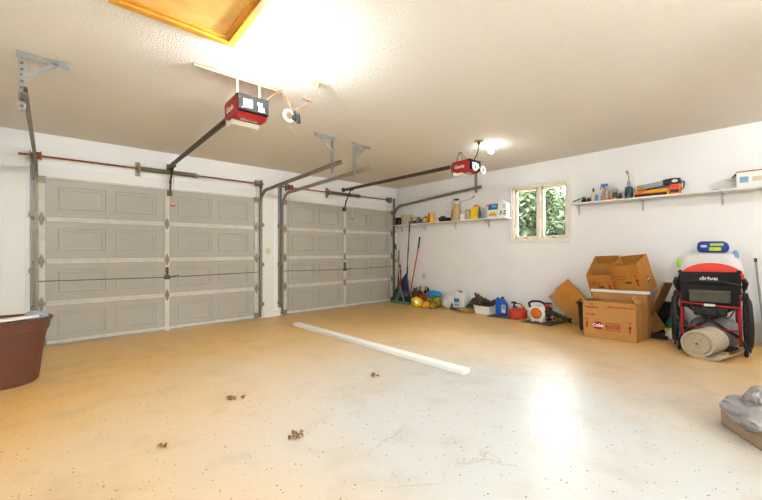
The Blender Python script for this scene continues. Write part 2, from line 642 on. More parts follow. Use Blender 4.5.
# ------------------------------------------------------------------ overhead doors
def overhead_door(name, x0, x1, label):
    root = bpy.data.objects.new(name, None)
    COL.objects.link(root)
    root['kind'] = 'structure'
    root['label'] = label
    W = x1 - x0
    xm = (x0 + x1) / 2
    hs = DT / 4
    yf = -.022
    SW = .075                                  # stile
    for k in range(4):
        z0, z1 = k * hs, (k + 1) * hs
        b = MB()
        pz0, pz1 = z0 + .115, z1 - .115
        pan = []
        for (a, e) in ((x0 + SW, xm - SW / 2), (xm + SW / 2, x1 - SW)):
            wd = (e - a)
            pw = wd * .385
            gp = (wd - 2 * pw) / 3
            pan += [(a + gp, a + gp + pw), (a + 2 * gp + pw, a + 2 * gp + 2 * pw)]
        xs = [x0]
        for a, e in pan:
            xs += [a, e]
        xs.append(x1)
        for i in range(0, len(xs), 2):          # solid columns between the panels
            b.face([(xs[i], yf, z0), (xs[i + 1], yf, z0), (xs[i + 1], yf, z1), (xs[i], yf, z1)])
        for a, e in pan:
            b.face([(a, yf, z0), (e, yf, z0), (e, yf, pz0), (a, yf, pz0)])
            b.face([(a, yf, pz1), (e, yf, pz1), (e, yf, z1), (a, yf, z1)])
            loops = []
            for ins_, dp in ((0, 0), (.004, .007), (.012, .007), (.017, .001), (.040, .001), (.044, .005)):
                loops.append([(a + ins_, yf + dp, pz0 + ins_), (e - ins_, yf + dp, pz0 + ins_), (e - ins_, yf + dp, pz1 - ins_), (a + ins_, yf + dp, pz1 - ins_)])
            for A, B in zip(loops, loops[1:]):
                for j in range(4):
                    b.face([A[j], A[(j + 1) % 4], B[(j + 1) % 4], B[j]])
            b.face(loops[-1])
        bmesh.ops.remove_doubles(b.bm, verts=b.bm.verts, dist=.0002)
        b.box(x0, x1, yf + .012, .0, z0, z1)
        sec = b.build('door_section', 'door_paint', root, smooth=False)
        r = MB()                                # folded steel rail along the joint
        if k < 3:
            r.box(x0 + SW, x1 - SW, yf - .022, yf, z1 - .03, z1 + .0)
            r.box(x0 + SW, x1 - SW, yf - .010, yf, z1 + .004, z1 + .026)
        else:
            r.box(x0, x1, yf - .02, yf, z1 - .026, z1)
        if k == 0:
            r.box(x0 + SW, x1 - SW, yf - .018, yf, .022, .06)
        r.build('section_rail', 'door_rail', sec, bevel=.003)
        for a, e in ((x0, x0 + SW * .8), (xm - SW * .4, xm + SW * .4), (x1 - SW * .8, x1)):
            MB().box(a, e, yf - .022, yf, z0 + .002, z1 - .002).build('stile', 'door_rail', sec, bevel=.003)
    for k in range(1, 4):
        for xx in (x0 + .03, xm, x1 - .03):
            z = k * hs
            h = MB()
            h.prism([(xx - .005, z + .085), (xx + .005, z + .085), (xx + .024, z + .03), (xx + .03, z), (xx + .024, z - .03), (xx + .005, z - .085), (xx - .005, z - .085), (xx - .024, z - .03), (xx - .03, z), (xx - .024, z + .03)], yf - .027, yf - .022, 'y')
            h.cyl((xx - .032, yf - .03, z), (xx + .032, yf - .03, z), .008, n=8)
            h.build('hinge', 'track_steel', root)
    for xx, s in ((x0 + .03, -1), (x1 - .03, 1)):
        for z in (.06, hs, 2 * hs, 3 * hs, DT - .04):
            r = MB()
            r.cyl((xx, yf - .032, z), (xx + s * .09, yf - .032, z), .006, n=8)
            r.cyl((xx + s * .062, yf - .032, z), (xx + s * .082, yf - .032, z), .021, n=14)
            r.build('roller', 'galv', root)
        br = MB().box(xx - .04, xx + .04, yf - .03, yf - .022, .0 + .012, .11)
        br.box(xx - .04, xx + .04, yf - .03, yf - .022, DT - .09, DT - .0)
        br.build('corner_bracket', 'track_steel', root)
    # lock: two long rods from a turning plate beside the middle stile
    zl = .80
    lr = MB().cyl((x0 + .0, yf - .036, zl + .02), (xm, yf - .036, zl + .0), .006, n=8).cyl((xm, yf - .036, zl), (x1, yf - .036, zl + .02), .006, n=8)
    lr.build('lock_rod', 'dark_steel', root)
    lk = MB().box(xm - .04, xm + .04, yf - .046, yf - .022, zl - .03, zl + .03).cyl((xm, yf - .05, zl), (xm, yf - .075, zl), .012, n=10)
    lk.bar((xm - .01, yf - .075, zl), (xm + .15, yf - .075, zl + .03), .02, .012)
    lk.box(xm - .02, xm + .02, yf - .04, yf - .022, zl + .03, zl + .15)
    lk.build('door_lock', 'dark_steel', root, bevel=.002)
    MB().box(x0, x1, yf - .012, .004, -.012, .022).build('bottom_seal', 'grey', root, bevel=.004)
    return root


overhead_door('door_1', *D1, 'taupe panelled overhead door, the left of the two')
overhead_door('door_2', *D2, 'taupe panelled overhead door next to the tool corner')


# ------------------------------------------------------------------ door tracks
def c_channel(mb, x, side, pts):
    """sweep an open C section along a path in the y-z plane"""
    w_, d_, t = .05, .026, .004
    prof = [(-w_ / 2, 0), (w_ / 2, 0), (w_ / 2, d_), (w_ / 2 - t, d_), (w_ / 2 - t, t), (-w_ / 2 + t, t), (-w_ / 2 + t, d_), (-w_ / 2, d_)]
    rings = []
    n = len(pts)
    for i, (y, z) in enumerate(pts):
        a = pts[max(i - 1, 0)]
        b_ = pts[min(i + 1, n - 1)]
        ty, tz = b_[0] - a[0], b_[1] - a[1]
        l = math.hypot(ty, tz)
        ny_, nz_ = -tz / l, ty / l
        rings.append([mb.bm.verts.new((x + side * q[1], y + ny_ * q[0], z + nz_ * q[0])) for q in prof])
    k = len(prof)
    for A, B in zip(rings, rings[1:]):
        for j in range(k):
            mb.bm.faces.new((A[j], A[(j + 1) % k], B[(j + 1) % k], B[j]))
    mb.bm.faces.new(rings[0])
    mb.bm.faces.new(rings[-1][::-1])


def door_track(x, side, yend, zend, hang, label, brace_dir, toe=0.):
    """side = +1: open side of the channel towards +x (door to the right)"""
    root = thing('door_track', label, 'door track', (x, -.06, 0), R(toe))
    z0, rc = .03, .27
    zh = 2.235
    pts = [(0, z0), (0, 1.0), (0, zh - rc)]
    for i in range(1, 9):
        a = i / 8 * (PI / 2 - R(2))
        pts.append((-(rc - rc * math.cos(a)), zh - rc + rc * math.sin(a)))
    pts.append((yend + .06, zend))
    b = MB()
    c_channel(b, 0, side, pts)
    b.build('rail', 'track_steel', root)
    # jamb angle with clips on the wall side
    ja = MB().box(-side * .006 - .004, -side * .006 + .004, -.01, .058, .15, 2.42).box(min(-side * .05, 0), max(-side * .05, 0), .05, .058, .15, 2.42)
    ja.build('jamb_angle', 'galv', root)
    for z in (.25, .95, 1.65):
        MB().box(min(-side * .06, 0), max(-side * .06, 0), .0, .05, z - .03, z + .03).build('track_clip', 'track_steel', root, bevel=.003)
    # ceiling hanger of punched steel angle
    yh = hang[0] + .06
    hb = MB()
    xo = -side * .01
    zl = hang[1]
    hb.box(xo - .003, xo + .003, yh - .02, yh + .02, zl, H)
    hb.box(xo - .02, xo + .02, yh - .02, yh - .016, zl, H)
    drop = hb.build('drop_angle', 'bright_galv', root)
    for k in range(int((H - zl) / .045)):
        z = zl + .03 + k * .045
        MB().box(xo - .008, xo + .008, yh - .0215, yh - .0205, z - .007, z + .007).build('slot', 'dark_steel', drop, smooth=False)
    if brace_dir:
        s = brace_dir
        xe = xo + s * .27
        hb = MB().box(min(xo - s * .03, xe), max(xo - s * .03, xe), yh - .02, yh + .02, H - .004, H - .0005)
        hb.box(min(xo - s * .03, xe), max(xo - s * .03, xe), yh - .024, yh - .02, H - .045, H - .0005)
        hb.build('ceiling_angle', 'bright_galv', root)
        hb = MB().bar((xo, yh - .022, H - .20), (xo + s * .20, yh - .022, H - .02), .004, .034, up=(0, 0, 1))
        hb.build('brace', 'bright_galv', root)
    return root


door_track(-6.215, 1, -2.62, 2.335, (-2.42, 2.24), 'steel overhead track and hanger at the far left end of the left garage door', 1, 1.3)
door_track(-3.36, -1, -2.52, 2.30, (-2.28, 2.20), 'steel overhead track on the right edge of the left garage door', -1)
door_track(-2.97, 1, -2.60, 2.28, (-2.26, 2.22), 'steel overhead track on the left edge of the right garage door', 1)
door_track(-.125, -1, -2.42, 2.385, (-2.28, 2.29), 'steel overhead track beside the shelf wall, running above the shelf of bottles', 0)


# ------------------------------------------------------------------ torsion bars
def torsion(x0, x1, sx0, sx1, label):
    yb, zb = -.095, 2.365
    root = thing('torsion_bar', label, 'torsion bar', (0, 0, 0))
    MB().cyl((x0, yb, zb), (x1, yb, zb), .0125, n=12).build('shaft', 'rust', root)
    prof = []
    n = 64
    L = sx1 - sx0
    for i in range(n + 1):
        prof.append((.030 if i % 2 else .0345, i / n * L))
    prof = [(0.013, 0)] + prof + [(0.013, L)]
    mt = Matrix.Translation((sx0, yb, zb)) @ Matrix.Rotation(PI / 2, 4, 'Y')
    MB().lathe(prof, 18, mt).build('spring', 'spring', root, angle=80)
    MB().cyl((sx1, yb, zb), (sx1 + .05, yb, zb), .04, .03, n=14).build('winding_cone', 'galv', root)
    cb = MB().box(sx0 - .03, sx0 - .024, yb - .035, -.014, zb - .055, zb + .055).box(sx0 - .06, sx0 + .0, -.020, -.014, zb - .1, zb + .1).cyl((sx0 - .035, yb, zb), (sx0 - .01, yb, zb), .042, n=14)
    cb.build('center_bracket', 'track_steel', root)
    for xx, s in ((x0 + .13, 1), (x1 - .07, -1)):
        pr = [(.0126, 0), (.055, 0), (.055, .008), (.045, .012), (.045, .06), (.055, .064), (.055, .072), (.0126, .072)]
        mt = Matrix.Translation((xx + (0 if s > 0 else -.072), yb, zb)) @ Matrix.Rotation(PI / 2, 4, 'Y')
        MB().lathe(pr, 18, mt).build('cable_drum', 'rust' if s > 0 else 'track_steel', root)
        MB().box(xx - s * .03 - .003, xx - s * .03 + .003, yb - .04, -.014, zb - .065, zb + .06).build('end_bracket', 'track_steel', root)
        MB().cyl((xx + s * .036, yb + .046, zb), (xx + s * .01, -.072, .08), .0022, n=6).build('lift_cable', 'galv', root)
    return root


torsion(-6.36, -3.33, -5.13, -4.44, 'rusty torsion bar with spring above the left garage door')
torsion(-2.985, -.24, -1.945, -1.22, 'rusty torsion bar with spring above the right garage door')


# ------------------------------------------------------------------ openers
def opener(x, rail_z, label, y_rear, arm_top, first):
    root = thing('garage_door_opener', label, 'garage door opener', (x, 0, 0))
    wx = .13
    yr, yf_ = y_rear, y_rear + .33
    zt, zb_ = rail_z + .02, rail_z - .155
    # cross-section: flat grey rear, wrapped coloured underside
    b = MB().prism([(yr + .012, zb_ + .035), (yr + .012, zt - .008), (yr + .05, zt), (yf_ - .02, zt), (yf_, zt - .03), (yf_ - .02, zb_ + .03), (yf_ - .10, zb_), (yr + .06, zb_)], -wx, wx, 'x')
    hs_ = b.build('housing', 'opener_red', root, bevel=.012)
    b = MB().prism([(yr - .004, zb_ + .04), (yr - .004, zt - .012), (yr + .018, zt + .002), (yr + .07, zt + .004), (yr + .07, zt - .03), (yr + .016, zt - .035), (yr + .016, zb_ + .03)], -wx + .002, wx - .002, 'x')
    rp = b.build('rear_panel', 'opener_grey', root, bevel=.006)
    for (a, e, q0, q1) in ((-.085, -.05, .10, .13), (-.045, -.012, .10, .13), (-.085, -.05, .065, .095), (-.045, -.012, .065, .095), (.03, .07, .10, .125), (.04, .085, .055, .09)):
        MB().box(a, e, yr - .0055, yr - .0035, zb_ + q0, zb_ + q1).build('white_square', 'label_white', rp, smooth=False)  # small white squares set on the rear panel
    for a in (-.095, .095):
        MB().cyl((a, yr - .010, zb_ + .055), (a, yr - .002, zb_ + .055), .009, n=10).build('screw', 'black', rp)
    ln = MB().prism([(yr + .15, zb_ + .004), (yf_ + .012, zb_ + .03), (yf_ + .03, zb_ + .1), (yf_ + .02, zb_ + .15), (yf_ - .02, zb_ + .15), (yf_ - .04, zb_ - .02), (yr + .2, zb_ - .028)], -wx * .93, wx * .93, 'x')
    ln.build('light_lens', 'lens', root, bevel=.012)
    text('Genie', .062, 'label_white', hs_, (0.0, yr + .105, zb_ - .0012), Matrix(((1, 0, 0, 0), (0, 1, 0, 0), (0, 0, 1, 0), (0, 0, 0, 1))) @ Matrix.Rotation(PI, 4, 'X'), depth=.0008, name='maker_logo', bold=.001)
    text('Genie', .07, 'label_white', hs_, (-wx - .0008, (yr + yf_) / 2 + .02, (zt + zb_) / 2), FACE_NX, depth=.0008, name='maker_logo', bold=.001)
    rl = MB().box(-.022, .022, yf_ - .01, -.03, rail_z - .012, rail_z + .016)
    rl.box(-.012, .012, yf_ - .01, -.03, rail_z - .03, rail_z - .012)
    rl.build('rail', 'rail_dark', root, bevel=.002)
    MB().cyl((-.016, yf_, rail_z - .04), (-.016, -.12, rail_z - .035), .004, n=6).build('drive_chain', 'dark_steel', root)
    MB().box(-.03, .03, -.035, 0, rail_z - .04, rail_z + .04).build('header_bracket', 'dark_steel', root, bevel=.003)
    tr = MB().box(-.028, .028, -.36, -.24, rail_z - .05, rail_z - .02)
    tr.build('trolley', 'dark_steel', root, bevel=.004)
    arm = MB().bar((0, -.27, rail_z - .05), (-.0, -.10, 2.20), .006, .026, up=(1, 0, 0)).bar((.008, -.105, 2.24), (.008, -.055, 2.06), .006, .026, up=(1, 0, 0))
    arm.build('door_arm', 'black', root)
    MB().box(-.03, .03, -.075, -.022, 2.02, 2.10).build('arm_bracket', 'dark_steel', root, bevel=.002)
    hx_ = .03 if first else .16
    MB().cyl((hx_ * .4, -.30, rail_z - .05), (hx_, -.12, 1.90), .0025, n=6).build('release_cord', 'rope' if first else 'white', root)
    MB().cyl((hx_ - .035, -.12, 1.868), (hx_ + .035, -.12, 1.868), .009, n=10).build('release_handle', 'red_plastic', root, )
    MB().cyl((hx_, -.12, 1.876), (hx_, -.12, 1.905), .013, .006, n=8).build('release_knob', 'yellow', root)
    return root


op1 = opener(-4.77, 2.455, 'red and grey garage door opener nearest the camera, hung from a long ceiling strip', -3.27, 2.46, True)
b = MB().box(-.41, .33, -3.112, -3.108, H - .024, H - .0005).box(-.41, .33, -3.112, -3.075, H - .004, H - .0005)
sa = b.build('ceiling_angle', 'track_steel', op1)
for k in range(17):
    MB().box(-.385 + k * .042, -.375 + k * .042, -3.1128, -3.1118, H - .018, H - .008).build('slot', 'dark_steel', sa, smooth=False)
for xx in (-.075, .115):
    MB().box(xx - .008, xx + .008, -3.107, -3.103, 2.46, H - .01).build('hanger_strap', 'track_steel', op1)
op2 = opener(-1.565, 2.47, 'small red garage door opener with two white ring lamps, hung above the shelf corner', -3.25, 2.5, False)
for a, e in (((-.10, -2.98, 2.48), (.05, -2.94, H)), ((.1, -2.98, 2.48), (.05, -2.94, H)), ((.03, -3.1, 2.48), (.05, -2.96, H))):
    MB().bar(a, e, .022, .004).build('hanger_strap', 'track_steel', op2)
for (cx, cz, cy) in ((-.10, 2.365, -3.31), (.085, 2.34, -3.315)):
    rg = MB().torus((cx, cy, cz), .043, .017, 'y').build('ring_lamp', 'white', op2)
    MB().cyl((cx, cy + .012, cz), (cx, -3.245, cz + .02), .02, .024, n=14).build('lamp_socket', 'opener_grey', rg)


def cord(name, label, pts, r=.006, material='dark_wood', root=None):
    """smooth cord through control points"""
    P = [Vector(p) for p in pts]
    out = []
    n = len(P)
    for i in range(n - 1):
        p0, p1, p2, p3 = P[max(i - 1, 0)], P[i], P[i + 1], P[min(i + 2, n - 1)]
        for k in range(8):
            t = k / 8
            out.append(.5 * ((2 * p1) + (p2 - p0) * t + (2 * p0 - 5 * p1 + 4 * p2 - p3) * t * t + (3 * p1 - p0 - 3 * p2 + p3) * t ** 3))
    out.append(P[-1])
    return out


t = thing('power_cord', 'looping brown power cord and its outlet behind the nearer red opener', 'power cord', (-4.282, -3.467, H))


def loc_(o, pts):
    return [Vector(p) - o.location for p in pts]


pth = cord('', '', loc_(t, [(-4.66, -3.27, 2.47), (-4.58, -3.24, 2.55), (-4.50, -3.2, 2.615), (-4.47, -3.25, 2.55), (-4.45, -3.29, 2.455), (-4.38, -3.33, 2.46), (-4.31, -3.37, 2.53), (-4.28, -3.43, 2.58), (-4.285, -3.467, 2.65)]))
MB().tube(pth, .0055, 6).build('cord', 'dark_wood', t)
MB().box(-.05, .09, -.035, .035, -.008, 0).build('outlet_plate', 'ivory', t, bevel=.002)
MB().cyl((0, 0, -.008), (0, .01, -.045), .018, .013, n=10).build('plug', 'brass', t)
kn = MB().bar((-.09, .10, -.125), (-.02, .06, -.155), .014, .02).bar((-.07, .06, -.17), (-.0, .10, -.13), .012, .012)
kn.build('cord_tie', 'brown', t)
t = thing('hanging_ring_lamp', 'white ring lamp with grey sockets dangling from the cord beside the nearer opener', 'lamp', (-4.47, -3.30, 2.375))
MB().torus((0, 0, 0), .046, .012, 'y').build('ring', 'ivory', t)
sk = MB().cyl((.045, -.01, .045), (.04, -.01, -.035), .015, .02, n=12)
MB().cyl((.082, -.012, .03), (.085, -.012, -.045), .015, .018, n=12).build('socket', 'opener_grey', t)
sk.build('socket', 'opener_grey', t)
MB().tube(cord('', '', [(.045, -.01, .045), (.03, 0, .08), (.02, .005, .12)]), .004, 6).build('wire', 'black', t)
MB().tube(cord('', '', [(0, 0, -.05), (-.01, 0, -.10), (.05, .0, -.15), (.09, 0, -.13)]), .0012, 6).build('loose_wire', 'rope', t)
t = thing('power_cord', 'short black power cord hanging from a round ceiling box by the small red opener', 'power cord', (-1.775, -3.44, H))
pth = cord('', '', loc_(t, [(-1.775, -3.44, H - .03), (-1.76, -3.43, 2.60), (-1.70, -3.36, 2.52), (-1.62, -3.27, 2.49), (-1.585, -3.22, 2.45)]))
MB().tube(pth, .007, 6).build('cord', 'black', t)
MB().lathe([(0, 0), (.062, 0), (.062, -.006), (0, -.006)], 20).build('outlet_plate', 'brass', t)
MB().cyl((0, 0, -.006), (0, .005, -.05), .02, .014, n=10).build('plug', 'black', t)
MB().tube(cord('', '', loc_(t, [(-1.81, -3.44, H - .01), (-1.83, -3.40, 2.58), (-1.72, -3.33, 2.5), (-1.65, -3.25, 2.48)])), .0025, 6).build('thin_wire', 'ivory', t)


def bulb(x, y, label, power):
    t = thing('bare_bulb', label, 'light bulb', (x, y, H), group=None)
    MB().lathe([(0, 0), (.058, 0), (.058, -.010), (.038, -.016), (.03, -.024), (0, -.024)], 24).build('lamp_holder', 'white', t)
    r = .042
    pr = [(.013, -.024), (.014, -.03)]
    for i in range(1, 13):
        a = i / 12 * PI
        pr.append((max(1e-6, math.sin(a) * r), -.034 - r + math.cos(a) * r - .0) if a > .45 else (.016 + .01 * a, -.034))
    o = MB().lathe(pr, 24).build('glass_bulb', 'bulb', t)
    m = M['bulb'].copy()
    nb = m.node_tree.nodes['Principled BSDF']
    nb.inputs['Emission Strength'].default_value = power
    nb.inputs['Emission Color'].default_value = BULB_COL
    o.data.materials.clear()
    o.data.materials.append(m)
    return t


BULB_COL = (.86, .935, 1., 1)
B1, B2, FILL_L, FILL_R = 800, 45, 820, 440
bulb(-4.76, -3.72, 'bright bare bulb on the ceiling between the wood hatch and the nearer opener', B1)
bulb(-1.49, -3.45, 'glowing bare bulb on the ceiling beside the small red opener', B2)
bulb(-5.2, -7.3, 'added fill bulb on the ceiling at the back, on the side of the brown tub', FILL_L)  # added behind the camera to light the near half of the room
bulb(-1.3, -7.2, 'added fill bulb on the ceiling at the back, on the side of the wheelchair', FILL_R)  # second unseen bulb, added as fill for the near half

# ------------------------------------------------------------------ switches
t = thing('light_switch', 'ivory light switch plate on the white pier between the garage doors', 'light switch', (-3.208, -.010, 1.19))
MB().box(-.036, .036, -.007, 0, -.058, .058).build('plate', 'ivory', t, bevel=.002)
MB().box(-.006, .006, -.018, -.007, -.008, .014).build('toggle', 'beige', t, bevel=.001)
t = thing('wall_outlet', 'ivory electrical outlet low on the wall near the red-handled tool', 'outlet', (0, -.877, .632))
MB().box(-.007, 0, -.038, .038, -.06, .06).build('plate', 'ivory', t, bevel=.002)
for z in (-.026, .026):
    MB().cyl((-.010, 0, z), (-.007, 0, z), .017, n=16).build('socket', 'beige', t)


# ================================================================== SHELVES
ZL, ZR = 1.785, 1.915


def shelf(label, y0, y1, z, depth, brackets, leg):
    t = thing('wall_shelf', label, 'shelf', (0, (y0 + y1) / 2, z))
    a = (y1 - y0) / 2
    MB().box(-depth, -.001, -a, a, -.02, 0).build('board', 'trim_white', t, bevel=.002)
    for y in brackets:
        yy = y - (y0 + y1) / 2
        b = MB().box(-depth * .9, -.001, yy - .012, yy + .012, -.026, -.0205).box(-.006, -.001, yy - .012, yy + .012, -leg, -.02)
        b.bar((-.004, yy, -leg * .8), (-depth * .55, yy, -.025), .004, .014)
        b.build('bracket', 'grey_bracket', t, bevel=.0015)
    return t


shelf('white shelf in the corner left of the window, crowded with bottles and cans', -2.95, -.13, ZL, .24, (-.2, -.92, -1.74, -2.5), .16)
shelf('long white shelf right of the window', -7.0, -4.01, ZR, .20, (-4.06, -4.87, -5.66, -6.5), .17)

GL = 'things on the shelf left of the window'
GR = 'things on the shelf right of the window'


def item(name, label, cat, y, z=ZL, x=-.12, rotz=0., group=None):
    return thing(name, label, cat, (x, y, z), rotz, group)


def rbox(wy, dx, h, z0=0):
    return MB().box(-dx / 2, dx / 2, -wy / 2, wy / 2, z0, z0 + h)


def panel(parent, material, y0, y1, z0, z1, x, name='printed_label', t=.0008):
    return MB().box(x - t, x, y0, y1, z0, z1).build(name, material, parent, smooth=False)


# -- left shelf, from the corner towards the window
t = item('black_box', 'small black box with a red mark at the corner end of the left shelf', 'box', -.235)
rbox(.17, .13, .165).build('body', 'black', t, bevel=.004)
rbox(.175, .135, .02, .150).build('lid', 'dark_brown', t, bevel=.003)
panel(t, 'gas_red', -.07, -.03, .03, .11, -.0655)
t = item('round_bucket', 'cream plastic bucket near the corner end of the left shelf', 'bucket', -.475, x=-.125)
MB().lathe([(0, 0), (.108, 0), (.113, .02), (.119, .195), (.125, .2), (.125, .21), (.117, .21), (.108, .03), (0, .03)], 32, sy=1.25).build('tub', 'bucket', t)
t = item('blue_carton', 'blue and yellow carton between the cream bucket and the blue jar', 'box', -.74, rotz=R(4))
rbox(.20, .08, .15).build('carton', 'paint_blue', t, bevel=.003)
panel(t, 'yellow', -.09, .06, .075, .14, -.0405)
panel(t, 'brown', -.08, .05, .02, .065, -.0405)
panel(t, 'orange', -.095, -.05, .03, .12, -.0412)
t = item('small_jar', 'small blue jar with a dark lid next to the blue and yellow carton', 'jar', -.93)
MB().lathe([(0, 0), (.04, 0), (.042, .01), (.042, .065), (.034, .075), (0, .075)], 20).build('jar', 'paint_blue', t)
MB().lathe([(0, .075), (.036, .075), (.036, .095), (0, .095)], 20).build('lid', 'dark_brown', t)
t = item('snack_bag', 'crumpled yellow and brown bag beside the red and yellow can', 'bag', -1.03)
blob('pouch', 'camo', t, (.09, .15, .15), 3, .22, 3)
blob('printed_patch', 'yellow', t, (.06, .09, .08), 4, .3, 3, c=(-.028, .0, .03), sub=3)
t = item('red_and_yellow_can', 'tall yellow can with a red side on the left shelf', 'can', -1.19)
MB().lathe([(0, 0), (.062, 0), (.064, .005), (.064, .195), (.06, .2), (0, .2)], 28).build('can', 'gold', t)
MB().lathe([(0, .2), (.063, .2), (.063, .215), (0, .215)], 28).build('lid', 'beige', t)
b = MB()
for i in range(8):
    a0, a1 = R(125 + i * 8), R(133 + i * 8)
    b.face([(math.cos(a) * .0648, math.sin(a) * .0648, z) for a, z in ((a0, .006), (a1, .006), (a1, .194), (a0, .194))])
b.build('printed_band', 'red_plastic', t)
t = item('plastic_tub', 'low yellow and white tub between the yellow can and the dark gloves', 'tub', -1.375)
MB().lathe([(0, 0), (.05, 0), (.058, .06), (.06, .065), (0, .065)], 24).build('tub', 'white', t)
MB().lathe([(0, .065), (.062, .065), (.062, .08), (0, .08)], 24).build('lid', 'yellow', t)
t = item('work_glove', 'crumpled dark brown work glove lying nearest the low tub', 'glove', -1.50, rotz=.4)
blob('glove', 'dark_brown', t, (.12, .17, .11), 11, .3, 2.6)
t = item('work_glove', 'crumpled black work glove lying against the sprayer tank', 'glove', -1.645, rotz=-.3)
blob('glove', 'black_cloth', t, (.13, .17, .075), 12, .32, 2.4)
for k in range(4):
    b = MB().tube([(-.03 + k * .018, .06, .03), (-.04 + k * .02, .10, .035), (-.05 + k * .022, .13, .02)], [.011, .011, .008], 8)
    b.build('finger', 'black_cloth', t)
# sprayer
t = item('pump_sprayer', 'tall tan pump sprayer tank with a hose and wand on the left shelf', 'sprayer', -1.84)
MB().lathe([(0, 0), (.10, 0), (.108, .012), (.106, .05), (.09, .22), (.075, .285), (.045, .31), (.04, .335), (0, .335)], 32).build('tank', 'beige_plastic', t)
b = MB()
for i in range(5):
    a0, a1 = R(128 + i * 9), R(137 + i * 9)
    b.face([(math.cos(a) * r_, math.sin(a) * r_, z) for a, r_, z in ((a0, .1045, .08), (a1, .1045, .08), (a1, .0905, .225), (a0, .0905, .225))])
b.build('printed_band', 'orange', t)
MB().lathe([(0, .33), (.05, .33), (.05, .375), (.042, .39), (0, .39)], 24).build('pump_collar', 'beige', t)
hd = MB().cyl((0, 0, .385), (0, 0, .425), .014)
hd.box(-.018, .018, -.055, .055, .41, .435)
hd.build('pump_handle', 'black', t, bevel=.004)
pts = cord('', '', [(-.0, .045, .355), (-.03, .14, .37), (-.04, .20, .29), (-.04, .19, .19), (-.05, .12, .15), (-.07, .05, .16)])
MB().tube(pts, .006, 7).build('hose', 'beige', t)
pts = cord('', '', [(.03, -.05, .26), (.0, -.1, .33), (-.02, -.16, .375), (-.02, -.30, .385), (-.02, -.40, .42)])
w_ = MB().tube(pts, .006, 7)
w_.build('wand', 'beige_plastic', t)
MB().cyl((-.02, -.38, .41), (-.02, -.435, .45), .01).build('nozzle', 'brass', t)
t = item('white_pot', 'small white tub standing right against the tan sprayer', 'tub', -2.0, x=-.14)
MB().lathe([(0, 0), (.05, 0), (.056, .1), (.06, .105), (.06, .125), (0, .128)], 24).build('tub', 'white', t)
t = item('paint_jar', 'whitish paint jar with a rusty lid left of the yellow jug', 'jar', -2.11, x=-.10)
MB().lathe([(0, 0), (.064, 0), (.068, .02), (.068, .15), (.055, .17), (0, .17)], 24).build('jar', 'bucket', t)
MB().lathe([(0, .17), (.058, .17), (.058, .195), (0, .195)], 24).build('lid', 'brass', t)
# yellow jug
t = item('detergent_jug', 'bright yellow jug with a red cap on the left shelf', 'jug', -2.285)
b = MB().prism([(-.08, 0), (.085, 0), (.09, .03), (.082, .2), (.045, .235), (-.05, .235), (-.075, .2)], -.05, .05, 'x')
b.build('jug', 'yellow', t, bevel=.014, seg=3)
MB().lathe([(0, 0), (.042, 0), (.042, .035), (.036, .04), (0, .04)], 24, Matrix.Translation((0, -.01, .234))).build('cap', 'orange', t)
pts = cord('', '', [(-.052, -.045, .19), (-.075, -.05, .16), (-.075, -.05, .09), (-.052, -.045, .06)])
MB().tube(pts, .012, 8).build('handle', 'yellow', t)
t = item('green_bottle', 'slim green bottle with a purple label in front of the yellow jug', 'bottle', -2.395, x=-.155)
MB().lathe([(0, 0), (.03, 0), (.032, .01), (.032, .14), (.014, .18), (.014, .19), (0, .19)], 20).build('bottle', 'green', t)
MB().lathe([(.0325, .05), (.0327, .055), (.0327, .13), (.0325, .135)], 20).build('label_band', 'purple', t)
MB().lathe([(0, .19), (.017, .19), (.017, .22), (0, .22)], 16).build('cap', 'dark_green', t)
t = item('pink_tube', 'slim pink and white tube between the green bottle and the gold-lidded tube', 'tube', -2.465)
MB().lathe([(0, 0), (.026, 0), (.026, .19), (0, .19)], 20).build('tube', 'beige', t)
MB().lathe([(.0264, .01), (.0266, .012), (.0266, .17), (.0264, .172)], 20).build('printed_band', 'light_blue', t)
MB().lathe([(0, .19), (.027, .19), (.027, .205), (0, .205)], 20).build('cap', 'orange', t)
t = item('white_tube', 'slim white tube with a gold lid left of the lemon seed bag', 'tube', -2.535)
MB().lathe([(0, 0), (.029, 0), (.029, .215), (0, .215)], 20).build('tube', 'beige', t)
MB().lathe([(0, .215), (.031, .215), (.031, .25), (.02, .26), (0, .26)], 20).build('lid', 'gold', t)
# lemon bag
t = item('fertilizer_bag', 'stand-up bag with blue and green top and yellow fruit picture on the left shelf', 'bag', -2.665)
b = MB().prism([(-.05, 0), (.05, 0), (.045, .03), (.012, .26), (.008, .275), (-.008, .275), (-.012, .26), (-.045, .03)], -.10, .10, 'y')
bg = b.build('bag', 'white', t, bevel=.006)


def tilted_patch(parent, material, y0, y1, z0, z1, name='printed_panel', d=.001):
    def xx(z):
        return -.045 + (z - .03) / .23 * .033 - d
    bb = MB().hull([(xx(z0), y0, z0), (xx(z0), y1, z0), (xx(z1), y1, z1), (xx(z1), y0, z1), (xx(z0) + .003, y0, z0), (xx(z0) + .003, y1, z0), (xx(z1) + .003, y1, z1), (xx(z1) + .003, y0, z1)],
                   [(0, 1, 2, 3), (4, 7, 6, 5), (0, 4, 5, 1), (1, 5, 6, 2), (2, 6, 7, 3), (3, 7, 4, 0)])
    return bb.build(name, material, parent, smooth=False)


